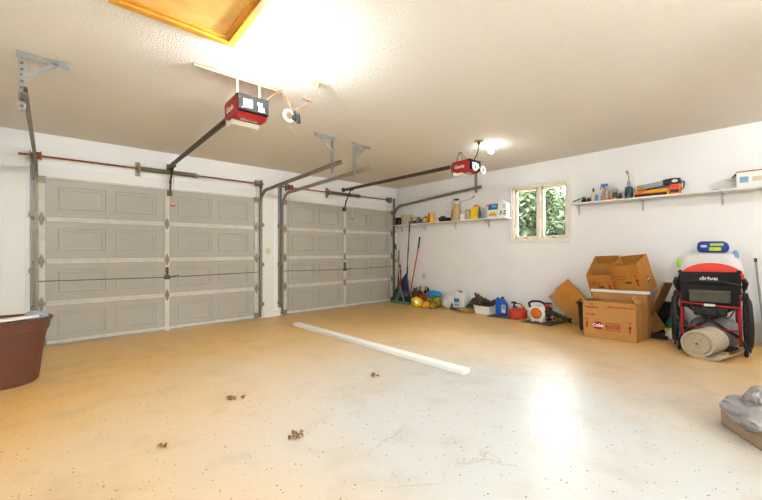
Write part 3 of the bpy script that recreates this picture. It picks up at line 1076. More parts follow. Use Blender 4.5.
tilted_patch(bg, 'blue_jug', -.095, .095, .15, .255)
tilted_patch(bg, 'green', -.095, .04, .155, .225, d=.002)
tilted_patch(bg, 'light_blue', -.07, .03, .19, .235, d=.003)
fr_ = MB()
for (y, z, r) in ((.05, .055, .026), (.0, .06, .028), (-.05, .05, .026), (.02, .085, .02), (-.03, .085, .022)):
    fr_.lathe([(0, 0), (r, 0), (r, .003), (0, .003)], 16, Matrix.Translation((-.045 + (z - .03) / .23 * .033 - .001, y, z)) @ Matrix.Rotation(-PI / 2, 4, 'Y'))
fr_.build('fruit_picture', 'gold', bg)
t = item('white_carton', 'white folded-top bag at the window end of the left shelf', 'bag', -2.865)
b = MB().prism([(-.085, 0), (.085, 0), (.085, .2), (.08, .30), (.03, .335), (-.08, .24)], -.045, .045, 'x')
bg = b.build('bag', 'white', t, bevel=.004)
for (y0, y1, z0, z1, m_) in ((-.05, -.005, .21, .225, 'rope'), (-.05, .0, .17, .19, 'grey'), (.01, .05, .06, .12, 'rope'), (-.06, -.01, .05, .075, 'dark_green'), (-.06, -.02, .09, .12, 'brown'), (.03, .06, .04, .055, 'grey')):
    panel(bg, m_, y0, y1, z0, z1, -.0455, 'printed_picture')

# -- right shelf
t = thing('caulk_tube', 'green and white tube lying tilted at the window end of the right shelf', 'tube', (-.13, -4.10, ZR + .004), 0, GR)
b = MB().cyl((0, .085, .012), (0, -.045, .055), .016)
b.build('tube', 'white', t)
MB().cyl((-.004, .075, .020), (-.004, -.03, .055), .0150, n=12).build('printed_stripe', 'green', t)
MB().cyl((0, -.045, .055), (0, -.085, .07), .024, .018).build('cap', 'green', t)
MB().cyl((0, .085, .012), (0, .115, .006), .008, .005).build('tip', 'orange', t)
for y, lab in ((-4.165, 'small dark jar at the left of two beside the green and white tube'), (-4.235, 'small dark jar with a yellowish lid left of the glue bottle')):
    t = item('small_jar', lab, 'jar', y, ZR, -.11)
    MB().lathe([(0, 0), (.03, 0), (.032, .01), (.032, .045), (.026, .052), (0, .052)], 20).build('jar', 'dark_brown', t)
    MB().lathe([(0, .052), (.028, .052), (.028, .07), (0, .07)], 20).build('lid', 'brass' if y < -4.2 else 'dark_brown', t)
t = item('glue_bottle', 'cream glue bottle with a tall black nozzle on the right shelf', 'bottle', -4.295, ZR)
MB().lathe([(0, 0), (.028, 0), (.03, .01), (.029, .10), (.014, .145), (0, .145)], 20).build('bottle', 'beige', t)
MB().lathe([(0, .145), (.016, .145), (.014, .17), (.006, .205), (0, .205)], 16).build('nozzle', 'black', t)
t = item('small_bottle', 'little blue bottle right of the cream glue bottle', 'bottle', -4.345, ZR, -.14)
MB().lathe([(0, 0), (.016, 0), (.016, .085), (.008, .10), (0, .10)], 16).build('bottle', 'sky_blue', t)
MB().lathe([(0, .10), (.009, .10), (.008, .12), (0, .12)], 12).build('cap', 'white', t)
t = item('spray_bottle', 'white spray bottle with a blue trigger head on the right shelf', 'spray bottle', -4.425, ZR, -.10)
MB().lathe([(0, 0), (.04, 0), (.042, .01), (.04, .07), (.018, .17), (.014, .19), (0, .19)], 20).build('bottle', 'clear_plastic', t)
b = MB().cyl((0, 0, .185), (0, 0, .215), .018).box(-.018, .018, -.05, .035, .21, .245)
b.bar((0, .03, .215), (0, .05, .17), .014, .012)
b.build('trigger_head', 'paint_blue', t, bevel=.004)
MB().lathe([(.0405, .02), (.0425, .021), (.039, .075), (.038, .08)], 20).build('label_band', 'amber', t)
t = item('oil_bottle', 'clear bottle with a tan cap right of the blue-headed spray bottle', 'bottle', -4.475, ZR, -.14)
MB().lathe([(0, 0), (.026, 0), (.026, .125), (.018, .135), (0, .135)], 20).build('bottle', 'clear_plastic', t)
MB().lathe([(.0264, .01), (.0266, .011), (.0266, .06), (.0264, .061)], 20).build('label_band', 'amber', t)
MB().lathe([(0, .135), (.022, .135), (.022, .18), (0, .18)], 20).build('cap', 'amber', t)
t = item('oil_bottle', 'clear bottle with an orange base and no dark cap, left of the olive jar', 'bottle', -4.525, ZR, -.15)
MB().lathe([(0, 0), (.022, 0), (.022, .13), (.012, .15), (0, .15)], 20).build('bottle', 'clear_plastic', t)
MB().lathe([(.0224, .005), (.0226, .006), (.0226, .05), (.0224, .051)], 20).build('label_band', 'orange', t)
t = item('olive_jar', 'tall pale jar with an olive band on the right shelf', 'jar', -4.565, ZR, -.11)
MB().lathe([(0, 0), (.034, 0), (.034, .15), (.03, .16), (0, .16)], 20).build('jar', 'clear_plastic', t)
MB().lathe([(.0344, .03), (.0346, .031), (.0346, .10), (.0344, .101)], 20).build('label_band', 'olive_cloth', t)
MB().lathe([(0, .16), (.033, .16), (.033, .185), (0, .185)], 20).build('lid', 'beige', t)
t = item('ink_bottle', 'small dark bottle with a black cap standing alone left of the gas cylinder', 'bottle', -4.635, ZR, -.13)
MB().lathe([(0, 0), (.024, 0), (.024, .055), (.012, .066), (0, .066)], 18).build('bottle', 'maroon', t)
MB().lathe([(0, .066), (.013, .066), (.013, .085), (0, .085)], 14).build('cap', 'black', t)
t = item('blow_torch', 'dark green gas cylinder with a torch head on the right shelf', 'blow torch', -4.735, ZR, -.12)
MB().lathe([(0, 0), (.044, 0), (.047, .008), (.047, .135), (.04, .155), (.018, .165), (0, .165)], 28).build('gas_cylinder', 'dark_green', t)
MB().lathe([(0, .16), (.017, .16), (.017, .19), (.02, .2), (.02, .235), (.012, .25), (0, .25)], 18).build('valve', 'grey', t)
b = MB().tube(cord('', '', [(0, 0, .24), (0, 0, .29), (0, .012, .345)]), .007, 8).cyl((0, .01, .34), (0, .028, .385), .013, .015, 12)
b.build('burner', 'brass', t)
# orange tool case with things on top
t = item('tool_case', 'flat orange and black tool case on the right shelf', 'tool case', -5.0, ZR, -.11)
rbox(.37, .15, .035).build('base', 'dark_brown', t, bevel=.004)
b = MB().prism([(-.075, .035), (.075, .035), (.07, .085), (-.06, .085)], -.185, .185, 'y')
b.build('lid', 'orange', t, bevel=.005)
b = MB().hull([(-.0745, .09, .045), (-.0745, -.16, .042), (-.0635, -.16, .078), (-.0635, .09, .07), (-.07, .09, .045), (-.07, -.16, .042), (-.06, -.16, .078), (-.06, .09, .07)],
              [(0, 1, 2, 3), (4, 7, 6, 5), (0, 4, 5, 1), (1, 5, 6, 2), (2, 6, 7, 3), (3, 7, 4, 0)])
b.build('printed_strip', 'gold', t)
panel(t, 'gold', -.183, -.16, .0, .04, -.0755)
t = item('small_carton', 'small orange carton at the right end of the tool case', 'box', -5.237, ZR, -.11)
rbox(.10, .12, .125).build('carton', 'orange', t, bevel=.003)
panel(t, 'brown', -.04, .045, .02, .06, -.0605)
panel(t, 'red_plastic', -.045, .04, .07, .115, -.0605)
t = thing('sanding_block', 'grey blue flat board lying aslant on top of the orange tool case', 'board', (-.10, -4.98, ZR + .086), 0, None, rot=(R(-7), 0, 0))
MB().box(-.05, .05, -.16, .14, .02, .085).build('board', 'grey', t, bevel=.003)
MB().box(-.0515, .0515, .07, .142, .018, .087).build('paper_end', 'rope', t, bevel=.003)
t = thing('heat_gun', 'black power tool lying on the small orange carton and tool case', 'power tool', (-.12, -5.165, ZR + .127), 0, None)
b = MB().prism([(-.13, .0), (.05, -.0), (.055, .07), (-.03, .08), (-.12, .075)], -.04, .04, 'x')
b.build('body', 'black', t, bevel=.01)
b = MB().tube(cord('', '', [(0, .03, .035), (0, .12, .03), (0, .19, .01), (0, .23, -.02)]), [.026] * 24 + [.02], 10)
b.build('grip', 'black', t)
MB().lathe([(0, 0), (.024, 0), (.024, .004), (0, .004)], 20, Matrix.Translation((-.04, -.07, .04)) @ Matrix.Diagonal((1, 1.3, .8, 1)) @ Matrix.Rotation(-PI / 2, 4, 'Y')).build('badge', 'label_white', t)
MB().tube(cord('', '', [(0, -.12, .03), (-.01, -.155, .02), (-.01, -.15, -.05), (0, -.12, -.075)]), .007, 7).build('cable', 'black', t)
t = item('putty_knife', 'thin brown scrap lying by the second bracket of the right shelf', 'scrap', -5.69, ZR, -.12)
MB().box(-.02, .02, -.07, .05, 0, .004).box(-.012, .012, .05, .11, 0, .014).build('blade', 'brown', t, bevel=.001)
t = item('small_white_box', 'white printed carton with open brown flaps at the right end of the right shelf', 'box', -5.945, ZR, -.115)
b = MB()
b.box(-.075, .075, -.16, .16, 0, .004).box(-.075, -.071, -.16, .16, 0, .17).box(.071, .075, -.16, .16, 0, .17).box(-.075, .075, -.16, -.156, 0, .17).box(-.075, .075, .156, .16, 0, .17)
b.build('carton', 'white', t)
panel(t, 'light_blue', .06, .13, .07, .12, -.0755)
panel(t, 'grey', .06, .13, .055, .068, -.0755)
panel(t, 'beige', -.10, .03, .06, .115, -.0755)
text('Box Co', .035, 'grey', t, (-.0757, -.03, .088), name='printed_text')
b = MB().bar((-.0, .16, .168), (-.0, .195, .13), .14, .003).build('flap', 'cardboard', t)
b = MB().bar((.075, 0, .17), (.0, 0, .195), .32, .003).build('flap', 'cardboard_gold', t)
b = MB().bar((-.075, 0, .17), (-.03, 0, .19), .32, .003).build('flap', 'cardboard_gold', t)
MB().tube(cord('', '', [(-.02, .16, .1), (-.03, .2, .095), (-.04, .25, .105)]), .003, 6).build('string', 'rope', t)


# ================================================================== CORNER TOOLS
def fthing(name, label, cat, x, y, rotz=0., group=None, dz=0.):
    return thing(name, label, cat, (x, y, dz), rotz, group, floor=True)


t = fthing('leaf_rake', 'navy fan-shaped leaf rake with a long dark handle leaning on the shelf edge', 'rake', -.27, -.46)
b = MB()
ap = Vector((.0, -.17, .70))
for k in range(19):
    a = k / 18
    e = Vector((-.03, .32 - .64 * a, .05 + .0))
    mid = ap.lerp(e, .55) + Vector((-.03, 0, 0))
    mid.y = ap.y + (e.y - ap.y) * (.58)
    b.tube([ap, mid, e, e + Vector((.02, 0, -.048))], [.006, .008, .008, .005], 6)
b.build('tine_fan', 'navy', t)
b = MB()
for fz in (.36, .30):
    pts = []
    for k in range(13):
        a = k / 12
        e = Vector((-.03, .32 - .64 * a, .05))
        pts.append(ap.lerp(e, .55 + (.36 - fz) * .6) + Vector((-.035, 0, .03 * math.sin(a * PI))))
    b.tube(pts, .012, 6)
b.build('cross_band', 'navy', t)
MB().cyl((0, -.168, .62), (0, -.19, .84), .022, .016, 12).build('socket', 'navy', t)
hl_ = MB().cyl((0, -.17, .68), (.02, -.265, 1.80), .0125, n=10)
hl_.build('handle', 'dark_wood', t)
MB().cyl((.0165, -.246, 1.58), (.0205, -.268, 1.83), .0155, n=10).build('grip', 'black', t)
MB().cyl((.006, -.199, 1.02), (.011, -.22, 1.27), .0148, n=10).build('grip', 'black', t)
t = fthing('plastic_rake', 'pale green plastic rake head with an A-shaped neck standing in front of the navy rake', 'rake', -.36, -.50)
b = MB()
b.prism([(-.30, .012), (.30, .012), (.29, .05), (.1, .058), (0, .06), (-.1, .058), (-.29, .05)], -.015, .015, 'x')
for k in range(16):
    y = -.285 + k * .038
    b.box(-.03, -.012, y - .012, y + .012, .001, .03)
b.build('rake_head', 'rake_green', t, bevel=.004)
b = MB().bar((0, -.115, .05), (0, -.02, .33), .03, .03, up=(1, 0, 0)).bar((0, .095, .05), (0, .02, .33), .03, .03, up=(1, 0, 0)).box(-.014, .014, -.04, .04, .30, .37)
b.box(-.012, .012, -.055, .05, .16, .185)
b.build('neck', 'rake_green', t, bevel=.004)
MB().sph((-.012, 0, .395), .032).build('knob', 'red_plastic', t)
MB().cyl((0, 0, .36), (.06, .03, .75), .012, n=10).build('handle', 'dark_wood', t)
t = fthing('broom', 'broom with a pale yellow wooden handle and dark blue tip leaning in the corner', 'broom', -.20, -.38)
MB().cyl((0, -.02, .12), (.06, .225, 1.24), .0145, n=10).build('handle', 'wood', t)
MB().cyl((.0585, .22, 1.22), (.064, .245, 1.345), .019, .021, 10).build('tip', 'navy', t)
b = MB().prism([(-.12, 0), (.12, 0), (.09, .14), (.02, .19), (-.02, .19), (-.09, .14)], -.025, .025, 'x', Matrix.Translation((0, -.02, 0)))
b.build('brush', 'dark_brown', t, bevel=.01)
t = fthing('garden_hoe', 'red-handled tool with a long black grip leaning on the wall by the outlet', 'shovel', -.20, -.60)
MB().cyl((.02, -.0, .10), (.17, -.165, 1.24), .0125, n=10).build('handle', 'red_plastic', t)
MB().cyl((.1695, -.163, 1.22), (.19, -.195, 1.485), .0175, n=10).build('grip', 'black', t)
b = MB().prism([(-.10, 0), (.10, 0), (.11, .10), (.06, .16), (-.06, .16), (-.11, .10)], -.004, .004, 'x')
b.cyl((0, 0, .13), (.03, -.01, .22), .02, .016, 10)
b.build('blade', 'dark_steel', t)
t = fthing('wooden_pole', 'short brown wooden pole leaning behind the yellow broom handle', 'pole', -.14, -.34)
MB().cyl((0, 0, .0), (.07, .13, .80), .016, .013, 8).build('pole', 'dark_wood', t)
MB().cyl((.0695, .129, .795), (.078, .144, .85), .02, .022, 8).build('tip', 'brown', t)
t = tag(MB().cyl((0, 0, 0), (.085, .04, 1.20), .013, .011, 8).build('metal_pole', 'dark_green'), 'thin dark green pole leaning beside the door track in the corner', 'pole')
t.location = (-.12, -.16, gz(-.16))
t = tag(MB().cyl((0, 0, 0), (.07, .13, .98), .012, .012, 8).build('wooden_stake', 'maroon'), 'reddish wooden stake leaning between the dark green pole and the yellow broom', 'stake')
t.location = (-.12, -.24, gz(-.24))
t = fthing('log_basket', 'dark red-brown bundle on the floor behind the navy rake', 'basket', -.13, -.80)
b = MB().lathe([(0, 0), (.10, 0), (.12, .2), (.125, .27), (.11, .27), (.10, .04), (0, .04)], 20)
b.build('basket', 'maroon', t)
for k in range(5):
    a = k * 1.3
    MB().cyl((.05 * math.cos(a), .05 * math.sin(a), .05), (.07 * math.cos(a), .07 * math.sin(a), .32 + .02 * k), .016, n=8).build('stick', 'dark_wood', t)

# ================================================================== PILE BY THE LEFT SHELF WALL
t = fthing('red_bag', 'red printed bag slumped next to the rakes', 'bag', -.17, -1.10)
o = blob('sack', 'gas_red', t, (.24, .34, .26), 21, .15, 2.5, power=.8)
blob('printed_patch', 'green', o, (.05, .12, .05), 22, .2, 3, c=(-.10, -.02, .15), sub=3)
t = fthing('yellow_bag', 'shiny yellow bag lying in front of the red bag', 'bag', -.43, -1.07, .2)
o = blob('sack', 'yellow', t, (.17, .26, .19), 23, .3, 3)
blob('printed_patch', 'white', o, (.04, .10, .07), 24, .3, 3, c=(-.07, -.02, .07), sub=3)
t = fthing('patterned_sack', 'dark sack with a yellow and black pattern under the bright blue cover', 'bag', -.26, -1.39)
blob('sack', 'camo', t, (.24, .30, .25), 25, .16, 3, power=.8)
t = fthing('plastic_cover', 'bright blue cover lying over the dark patterned sack', 'cover', -.26, -1.39, dz=.205)
blob('cover', 'sky_blue', t, (.26, .32, .13), 26, .2, 3, power=.85)
t = fthing('red_pouch', 'small red and yellow pouch in front of the patterned sack', 'pouch', -.42, -1.29)
blob('pouch', 'camo_red', t, (.10, .20, .12), 27, .25, 3)
t = fthing('yellow_pouch', 'small yellow and black pouch on the floor below the blue cover', 'pouch', -.43, -1.48)
blob('pouch', 'camo', t, (.11, .18, .13), 28, .25, 3)
t = fthing('black_glove', 'black and yellow glove lying on top of the red bag', 'glove', -.15, -1.09, dz=.23)
blob('glove', 'black_cloth', t, (.10, .12, .16), 29, .3, 2.6)
for k in range(3):
    MB().tube([(-.03, .03 - .03 * k, .08), (-.04, .05 - .035 * k, .13), (-.03, .07 - .04 * k, .155)], [.012, .012, .009], 8).build('finger', 'yellow', t)
t = fthing('cloth_hat', 'dark blue cloth hat behind the bright blue cover', 'cap', -.12, -1.27, dz=.19)
blob('cap', 'pack_blue', t, (.15, .18, .12), 30, .2, 2.5)
t = fthing('white_sack', 'slumped white plastic sack left of the white jug', 'bag', -.16, -1.69)
blob('sack', 'white_bag', t, (.22, .32, .25), 31, .24, 2.6)
t = fthing('green_bottle', 'small green bottle standing between the white sack and the white jug', 'bottle', -.25, -1.83)
MB().lathe([(0, 0), (.024, 0), (.024, .09), (.012, .11), (.012, .13), (0, .13)], 16).build('bottle', 'green', t)
t = fthing('liquid_jug', 'white plastic jug with a blue label on the floor under the left shelf', 'jug', -.14, -1.96)
b = MB().prism([(-.115, 0), (.115, 0), (.12, .24), (.10, .30), (.055, .33), (-.055, .33), (-.10, .30), (-.12, .24)], -.07, .07, 'x')
o = b.build('jug', 'white', t, bevel=.02, seg=3)
b = MB().tube(cord('', '', [(0, .09, .30), (0, .075, .375), (0, 0, .39), (0, -.07, .37), (0, -.09, .30)]), .02, 8)
b.build('handle', 'white', t)
MB().lathe([(0, .325), (.033, .325), (.033, .36), (0, .36)], 18).build('cap', 'rope', t)
panel(o, 'white', -.02, .105, .04, .24, -.0705, 'printed_label')
panel(o, 'paint_blue', -.02, .105, .14, .215, -.0712, 'printed_label')
panel(o, 'light_blue', -.01, .10, .07, .12, -.0712, 'printed_label')
# rope tangle
t = fthing('rope_tangle', 'tangle of tan rope on the floor left of the white tub of boots', 'rope', -.30, -2.20)
random.seed(5)
b = MB()
pts = []
for k in range(64):
    a = k * .62
    r = .10 + .05 * math.sin(k * .37) + random.uniform(-.02, .02)
    pts.append((r * math.cos(a) * .8, r * math.sin(a) * 1.5, .018 + .05 * abs(math.sin(k * .23)) * (1 - r * 3)))
b.tube(cord('', '', pts), .010, 6)
b.build('rope', 'rope', t)
t = fthing('brown_rag', 'brown crumpled rag on the floor in front of the white jug', 'rag', -.27, -1.97)
blob('rag', 'brown', t, (.12, .34, .05), 33, .35, 3)
t = fthing('dark_rag', 'small dark teal rag between the white jug and the rope tangle', 'rag', -.12, -2.16)
blob('rag', 'dark_green', t, (.12, .16, .12), 34, .3, 3)
# white tub with boots
t = fthing('plastic_tub', 'low white rectangular plastic tub holding old boots', 'tub', -.24, -2.565)
t.scale = (1, .92, .8)
b = MB()
for (z0, z1, s0, s1) in ((0, .17, .9, 1.),):
    o_pts = [(-.12, -.17), (.12, -.17), (.12, .17), (-.12, .17)]
    for i in range(4):
        a, e = o_pts[i], o_pts[(i + 1) % 4]
        A = [(a[0] * s0, a[1] * s0, z0), (e[0] * s0, e[1] * s0, z0), (e[0], e[1], z1), (a[0], a[1], z1)]
        k = .93
        B = [(p[0] * k, p[1] * k, p[2]) for p in A]
        b.hull(A + B, [(0, 1, 2, 3), (7, 6, 5, 4), (0, 4, 5, 1), (1, 5, 6, 2), (2, 6, 7, 3), (3, 7, 4, 0)])
b.box(-.105, .105, -.15, .15, 0, .006)
b.build('tub', 'white', t)
rm = MB()
for i in range(4):
    a, e = o_pts[i], o_pts[(i + 1) % 4]
    rm.bar((a[0] * 1.02, a[1] * 1.02, .17), (e[0] * 1.02, e[1] * 1.02, .17), .016, .012)
rm.build('rim', 'white', t, bevel=.003)


def boot(label, x, y, rotz, rot, dz, material):
    t = thing('work_boot', label, 'boot', (x, y, gz(y) + dz), rot=rot)
    b = MB().tube([(0, -.02, .19), (0, -.02, .13), (0, -.01, .07), (0, .05, .05), (0, .12, .042), (0, .17, .035)], [.045, .047, .05, .047, .044, .03], 12)
    b.build('upper', material, t)
    b = MB().prism([(-.065, 0), (.10, 0), (.20, .0), (.205, .02), (.10, .022), (-.065, .025)], -.042, .042, 'x')
    b.build('sole', 'dark_brown', t, bevel=.008)
    MB().torus((0, -.02, .19), .041, .008, 'z', 16, 6).build('collar', 'dark_brown', t)


boot('muddy brown boot lying in the left end of the white tub', -.24, -2.42, 0, (R(70), 0, R(20)), .165, 'brown')
boot('dark boot lying in the middle of the white tub', -.22, -2.56, 0, (R(35), R(15), R(150)), .12, 'dark_brown')
boot('dark boot leaning up at the right end of the white tub', -.24, -2.68, 0, (R(38), 0, R(190)), .115, 'dark_brown')
t = fthing('brown_cloth', 'rumpled brown cloth lying over the left side of the white tub', 'cloth', -.20, -2.38, dz=.135)
blob('cloth', 'brown', t, (.20, .26, .13), 36, .4, 2.4)
# mats
t = tag(MB().box(-.15, .15, -.27, .27, 0, .008).build('floor_mat', 'mat_grey', bevel=.003), 'grey-brown mat under the blue jug and the red gas can', 'mat')
t.location = (-.36, -3.03, gz(-3.03) + .001)
t.rotation_euler = (TILT, 0, R(5))
t = tag(MB().box(-.20, .20, -.24, .24, 0, .008).build('floor_mat', 'mat_grey', bevel=.003), 'grey-brown mat under the leaf blower', 'mat')
t.location = (-.42, -3.68, gz(-3.68) + .001)
t.rotation_euler = (TILT, 0, R(-6))
MZ = .010
# blue jug
t = fthing('blue_jug', 'blue plastic jug with a black cap beside the red gas can', 'jug', -.26, -2.91, R(8), dz=MZ)
t.scale = (.9, .84, .96)
b = MB().prism([(-.11, 0), (.11, 0), (.115, .20), (.10, .26), (.05, .295), (-.03, .295), (-.075, .25), (-.115, .19)], -.065, .065, 'x')
o = b.build('jug', 'blue_jug', t, bevel=.018, seg=3)
b = MB().tube(cord('', '', [(0, .035, .28), (0, .085, .30), (0, .12, .25), (0, .115, .17)]), .017, 8)
b.build('handle', 'blue_jug', t)
MB().lathe([(0, 0), (.03, 0), (.03, .035), (0, .035)], 18, Matrix.Translation((0, -.02, .293))).build('cap', 'black', t)
panel(o, 'label_white', -.105, -.02, .05, .19, -.0657)
panel(o, 'light_blue', -.095, -.03, .11, .18, -.0662)
# gas can
t = fthing('gas_can', 'round weathered red metal gas can on the grey mat', 'gas can', -.33, -3.24, dz=MZ)
t.scale = (.94, .94, .84)
MB().lathe([(0, 0), (.148, 0), (.152, .008), (.152, .145), (.147, .155), (.10, .185), (.045, .20), (0, .20)], 36).build('can', 'gas_red', t)
MB().torus((0, 0, .150), .151, .005, 'z', 36, 6).build('seam', 'gas_red', t)
b = MB().lathe([(0, .195), (.04, .195), (.04, .235), (.03, .24), (0, .24)], 18, Matrix.Translation((0, .05, -.02)))
b.build('filler_cap', 'maroon', t)
b = MB().cyl((0, .06, .20), (0, .075, .285), .016, .014, 10).box(-.02, .02, .03, .115, .275, .31)
b.build('spout', 'black', t, bevel=.004)
b = MB().cyl((0, -.10, .165), (0, -.105, .22), .03, .026, 12)
b.build('vent_cap', 'gas_red', t)
MB().cyl((0, -.105, .22), (0, -.11, .262), .022, .014, 10).build('yellow_cap', 'yellow', t)
b = MB().tube(cord('', '', [(0, .10, .185), (.01, .05, .27), (.01, -.05, .27), (0, -.10, .185)]), .009, 8)
b.build('carry_handle', 'dark_steel', t)
# leaf blower
t = fthing('leaf_blower', 'white and orange handheld leaf blower with a black tube pointing right', 'leaf blower', -.40, -3.62, R(-4), dz=MZ)
t.scale = (.88, .92, .84)
fanx = -.09
mt = Matrix.Translation((fanx, .0, .155)) @ Matrix.Rotation(PI / 2, 4, 'Y')
MB().lathe([(0, 0), (.11, 0), (.145, .012), (.15, .04), (.15, .10), (.13, .125), (0, .125)], 36, mt).build('fan_housing', 'white', t)
o = MB().lathe([(0, -.022), (.05, -.02), (.095, -.006), (.105, .004), (0, .004)], 32, mt).build('intake_cover', 'orange', t)
sl = MB()
for rr in (.04, .065, .088):
    sl.torus((fanx - .016 + (rr - .04) * .22, 0, .155), rr, .004, 'x', 30, 6)
for k in range(10):
    a = k * PI / 5
    sl.bar((fanx - .021, .03 * math.cos(a), .155 + .03 * math.sin(a)), (fanx - .005, .098 * math.cos(a), .155 + .098 * math.sin(a)), .005, .006)
sl.build('grille', 'brown', o)
b = MB().prism([(.13, .23), (.02, .305), (-.14, .29), (-.16, .21), (-.05, .21), (.10, .17)], fanx + .01, fanx + .13, 'x')
b.build('shroud', 'white', t, bevel=.02)
text('STIHL', .035, 'grey', t, (fanx + .0085, .0 - .03, .285), name='maker_logo', bold=.001)
b = MB().tube(cord('', '', [(fanx + .06, .13, .24), (fanx + .05, .15, .32), (fanx + .05, .08, .365), (fanx + .05, -.05, .37), (fanx + .05, -.12, .335), (fanx + .05, -.15, .28)]), .020, 10)
b.build('handle', 'black', t)
b = MB().prism([(-.10, .09), (-.20, .10), (-.22, .26), (-.17, .29), (-.10, .26)], fanx + .02, fanx + .14, 'x')
b.build('engine', 'dark_brown', t, bevel=.015)
MB().lathe([(0, 0), (.035, 0), (.035, .05), (0, .05)], 16, Matrix.Translation((fanx + .05, -.17, .285))).build('fuel_cap', 'red_plastic', t)
b = MB().tube([(fanx + .07, -.14, .21), (fanx + .04, -.26, .19), (fanx + .0, -.50, .125), (fanx - .01, -.56, .11)], [.05, .044, .034, .036], 16)
b.build('blower_tube', 'black', t)
b = MB().box(fanx, fanx + .14, .05, .10, 0, .03).box(fanx, fanx + .14, -.10, -.05, 0, .03)
b.build('foot', 'white', t, bevel=.006)
t = fthing('fuel_bottle', 'clear bottle of golden fuel mix lying behind the blower tube', 'bottle', -.20, -3.93, R(15), dz=.0)
MB().cyl((0, .13, .055), (0, -.10, .055), .052, n=20).build('bottle', 'camo', t)
MB().cyl((0, .13, .055), (0, .165, .055), .025, n=14).build('cap', 'red_plastic', t)
MB().tube(cord('', '', [(-.02, .03, .1), (-.03, -.04, .15), (-.03, -.16, .12), (-.03, -.22, .06)]), .008, 7).build('hose', 'beige', t)


def trigger_clamp(label, x, y):
    t = fthing('bar_clamp', label, 'tool', x, y)
    b = MB().cyl((0, 0, 0), (0, 0, .03), .05, .04, 14).cyl((0, 0, .03), (0, 0, .26), .014, n=10).box(-.025, .025, -.05, .05, .25, .275)
    b.build('stand', 'black', t, bevel=.003)
    MB().box(-.02, .02, -.03, .03, .17, .21).build('collar', 'dark_brown', t, bevel=.004)


trigger_clamp('black upright jack stand directly behind the leaf blower', -.14, -3.66)
trigger_clamp('black upright jack stand left of the leaning flat carton', -.12, -3.90)

# ================================================================== CARTONS


def carton(root, wy, dx, h, material, flaps=(), t=.006, low_front=None):
    """open carton, its front face towards -x"""
    b = MB()
    hf = low_front or h
    b.box(-dx / 2, dx / 2, -wy / 2, wy / 2, 0, t)
    b.box(-dx / 2, -dx / 2 + t, -wy / 2, wy / 2, 0, hf).box(dx / 2 - t, dx / 2, -wy / 2, wy / 2, 0, h)
    b.box(-dx / 2, dx / 2, -wy / 2, -wy / 2 + t, 0, h).box(-dx / 2, dx / 2, wy / 2 - t, wy / 2, 0, h)
    o = b.build('carton', material, root, bevel=.002)
    for side, ln, ang in flaps:
        s, c_ = math.sin(R(ang)), math.cos(R(ang))
        zt = hf if side == 'front' else h
        if side in ('front', 'back'):
            sg = -1 if side == 'front' else 1
            x0 = sg * (dx / 2 - t / 2)
            bb = MB().bar((x0, 0, zt + .001), (x0 + sg * s * ln, 0, zt + c_ * ln), wy * .985, t * .8)
            # bar cross-section is spread along y
        else:
            sg = 1 if side == 'left' else -1
            y0 = sg * (wy / 2 - t / 2)
            bb = MB().bar((0, y0, h + .001), (0, y0 + sg * s * ln, h + c_ * ln), dx * .985, t * .8)
        bb.build('flap', material, root, bevel=.0015)
    return o


# front carton
FX, FY = -.80, -4.73
t = fthing('cardboard_box', 'open cardboard egg box with a red oval logo standing in front of the stack', 'box', FX, FY)
wy, dx, h = .575, .28, .455
carton(t, wy, dx, h, 'cardboard', (('right', .09, -35), ('left', .10, -72)))
fx = -dx / 2 - .0004
text('TOP', .026, 'print_red', t, (fx, .19, .412), bold=.0014)
text('THIS SIDE UP', .026, 'print_red', t, (fx, .185, .375), bold=.0014, sx=1.05)
text('MAINTAIN 55°F/TO 65°F', .026, 'print_red', t, (fx, -.13, .392), bold=.0012, sx=.98)
text('15 DOZEN', .024, 'print_red', t, (fx, .20, .285), bold=.0012)
flat_mark([arrow(.242, .115, .036, .09)], fx, t, 'print_red', 'printed_arrow')
flat_mark([arrow(-.222, .10, .036, .10)], fx, t, 'print_red', 'printed_arrow')
text('UP', .026, 'print_red', t, (fx, .242, .222), bold=.0008, sx=1.2)
text('UP', .026, 'print_red', t, (fx, -.222, .222), bold=.0008, sx=1.2)
ov = MB()
ov.lathe([(0, 0), (1, 0), (1, .0006), (0, .0006)], 36, Matrix.Translation((fx, .115, .155)) @ Matrix.Diagonal((1, .068, .048, 1)) @ Matrix.Rotation(-PI / 2, 4, 'Y'))
lo = ov.build('oval_logo', 'print_red', t)
text('Cobb', .056, 'white', lo, (fx - .0014, .115, .156), bold=.002, name='maker_logo')
text('HATCHING', .022, 'print_red', t, (fx, -.045, .192), bold=.001, sx=1.35)
text('EGGS', .058, 'print_red', t, (fx, -.045, .15), bold=.002, sx=1.12)
text('HANDLE WITH CARE', .018, 'print_red', t, (fx, -.045, .112), bold=.0008, sx=.98)
# second carton directly behind it
BX_, BY_ = -.575, -4.765
t = fthing('cardboard_box', 'plain cardboard box right behind the egg box, with blue dots on its corner', 'box', BX_, BY_)
carton(t, .60, .14, .54, 'cardboard', ())
for z in (.14, .27):
    MB().box(-.02, .02, -.3012, -.2995, z, z + .035).build('printed_mark', 'sky_blue', t)
ft = thing('foam_strip', 'white foam strip lying along the top edge behind the egg box', 'foam', (BX_ - .01, BY_ + .02, gz(BY_) + .541), rot=(R(-1.4), 0, 0))
MB().box(-.03, .03, -.325, .325, 0, .032).build('strip', 'foam', ft, bevel=.003)


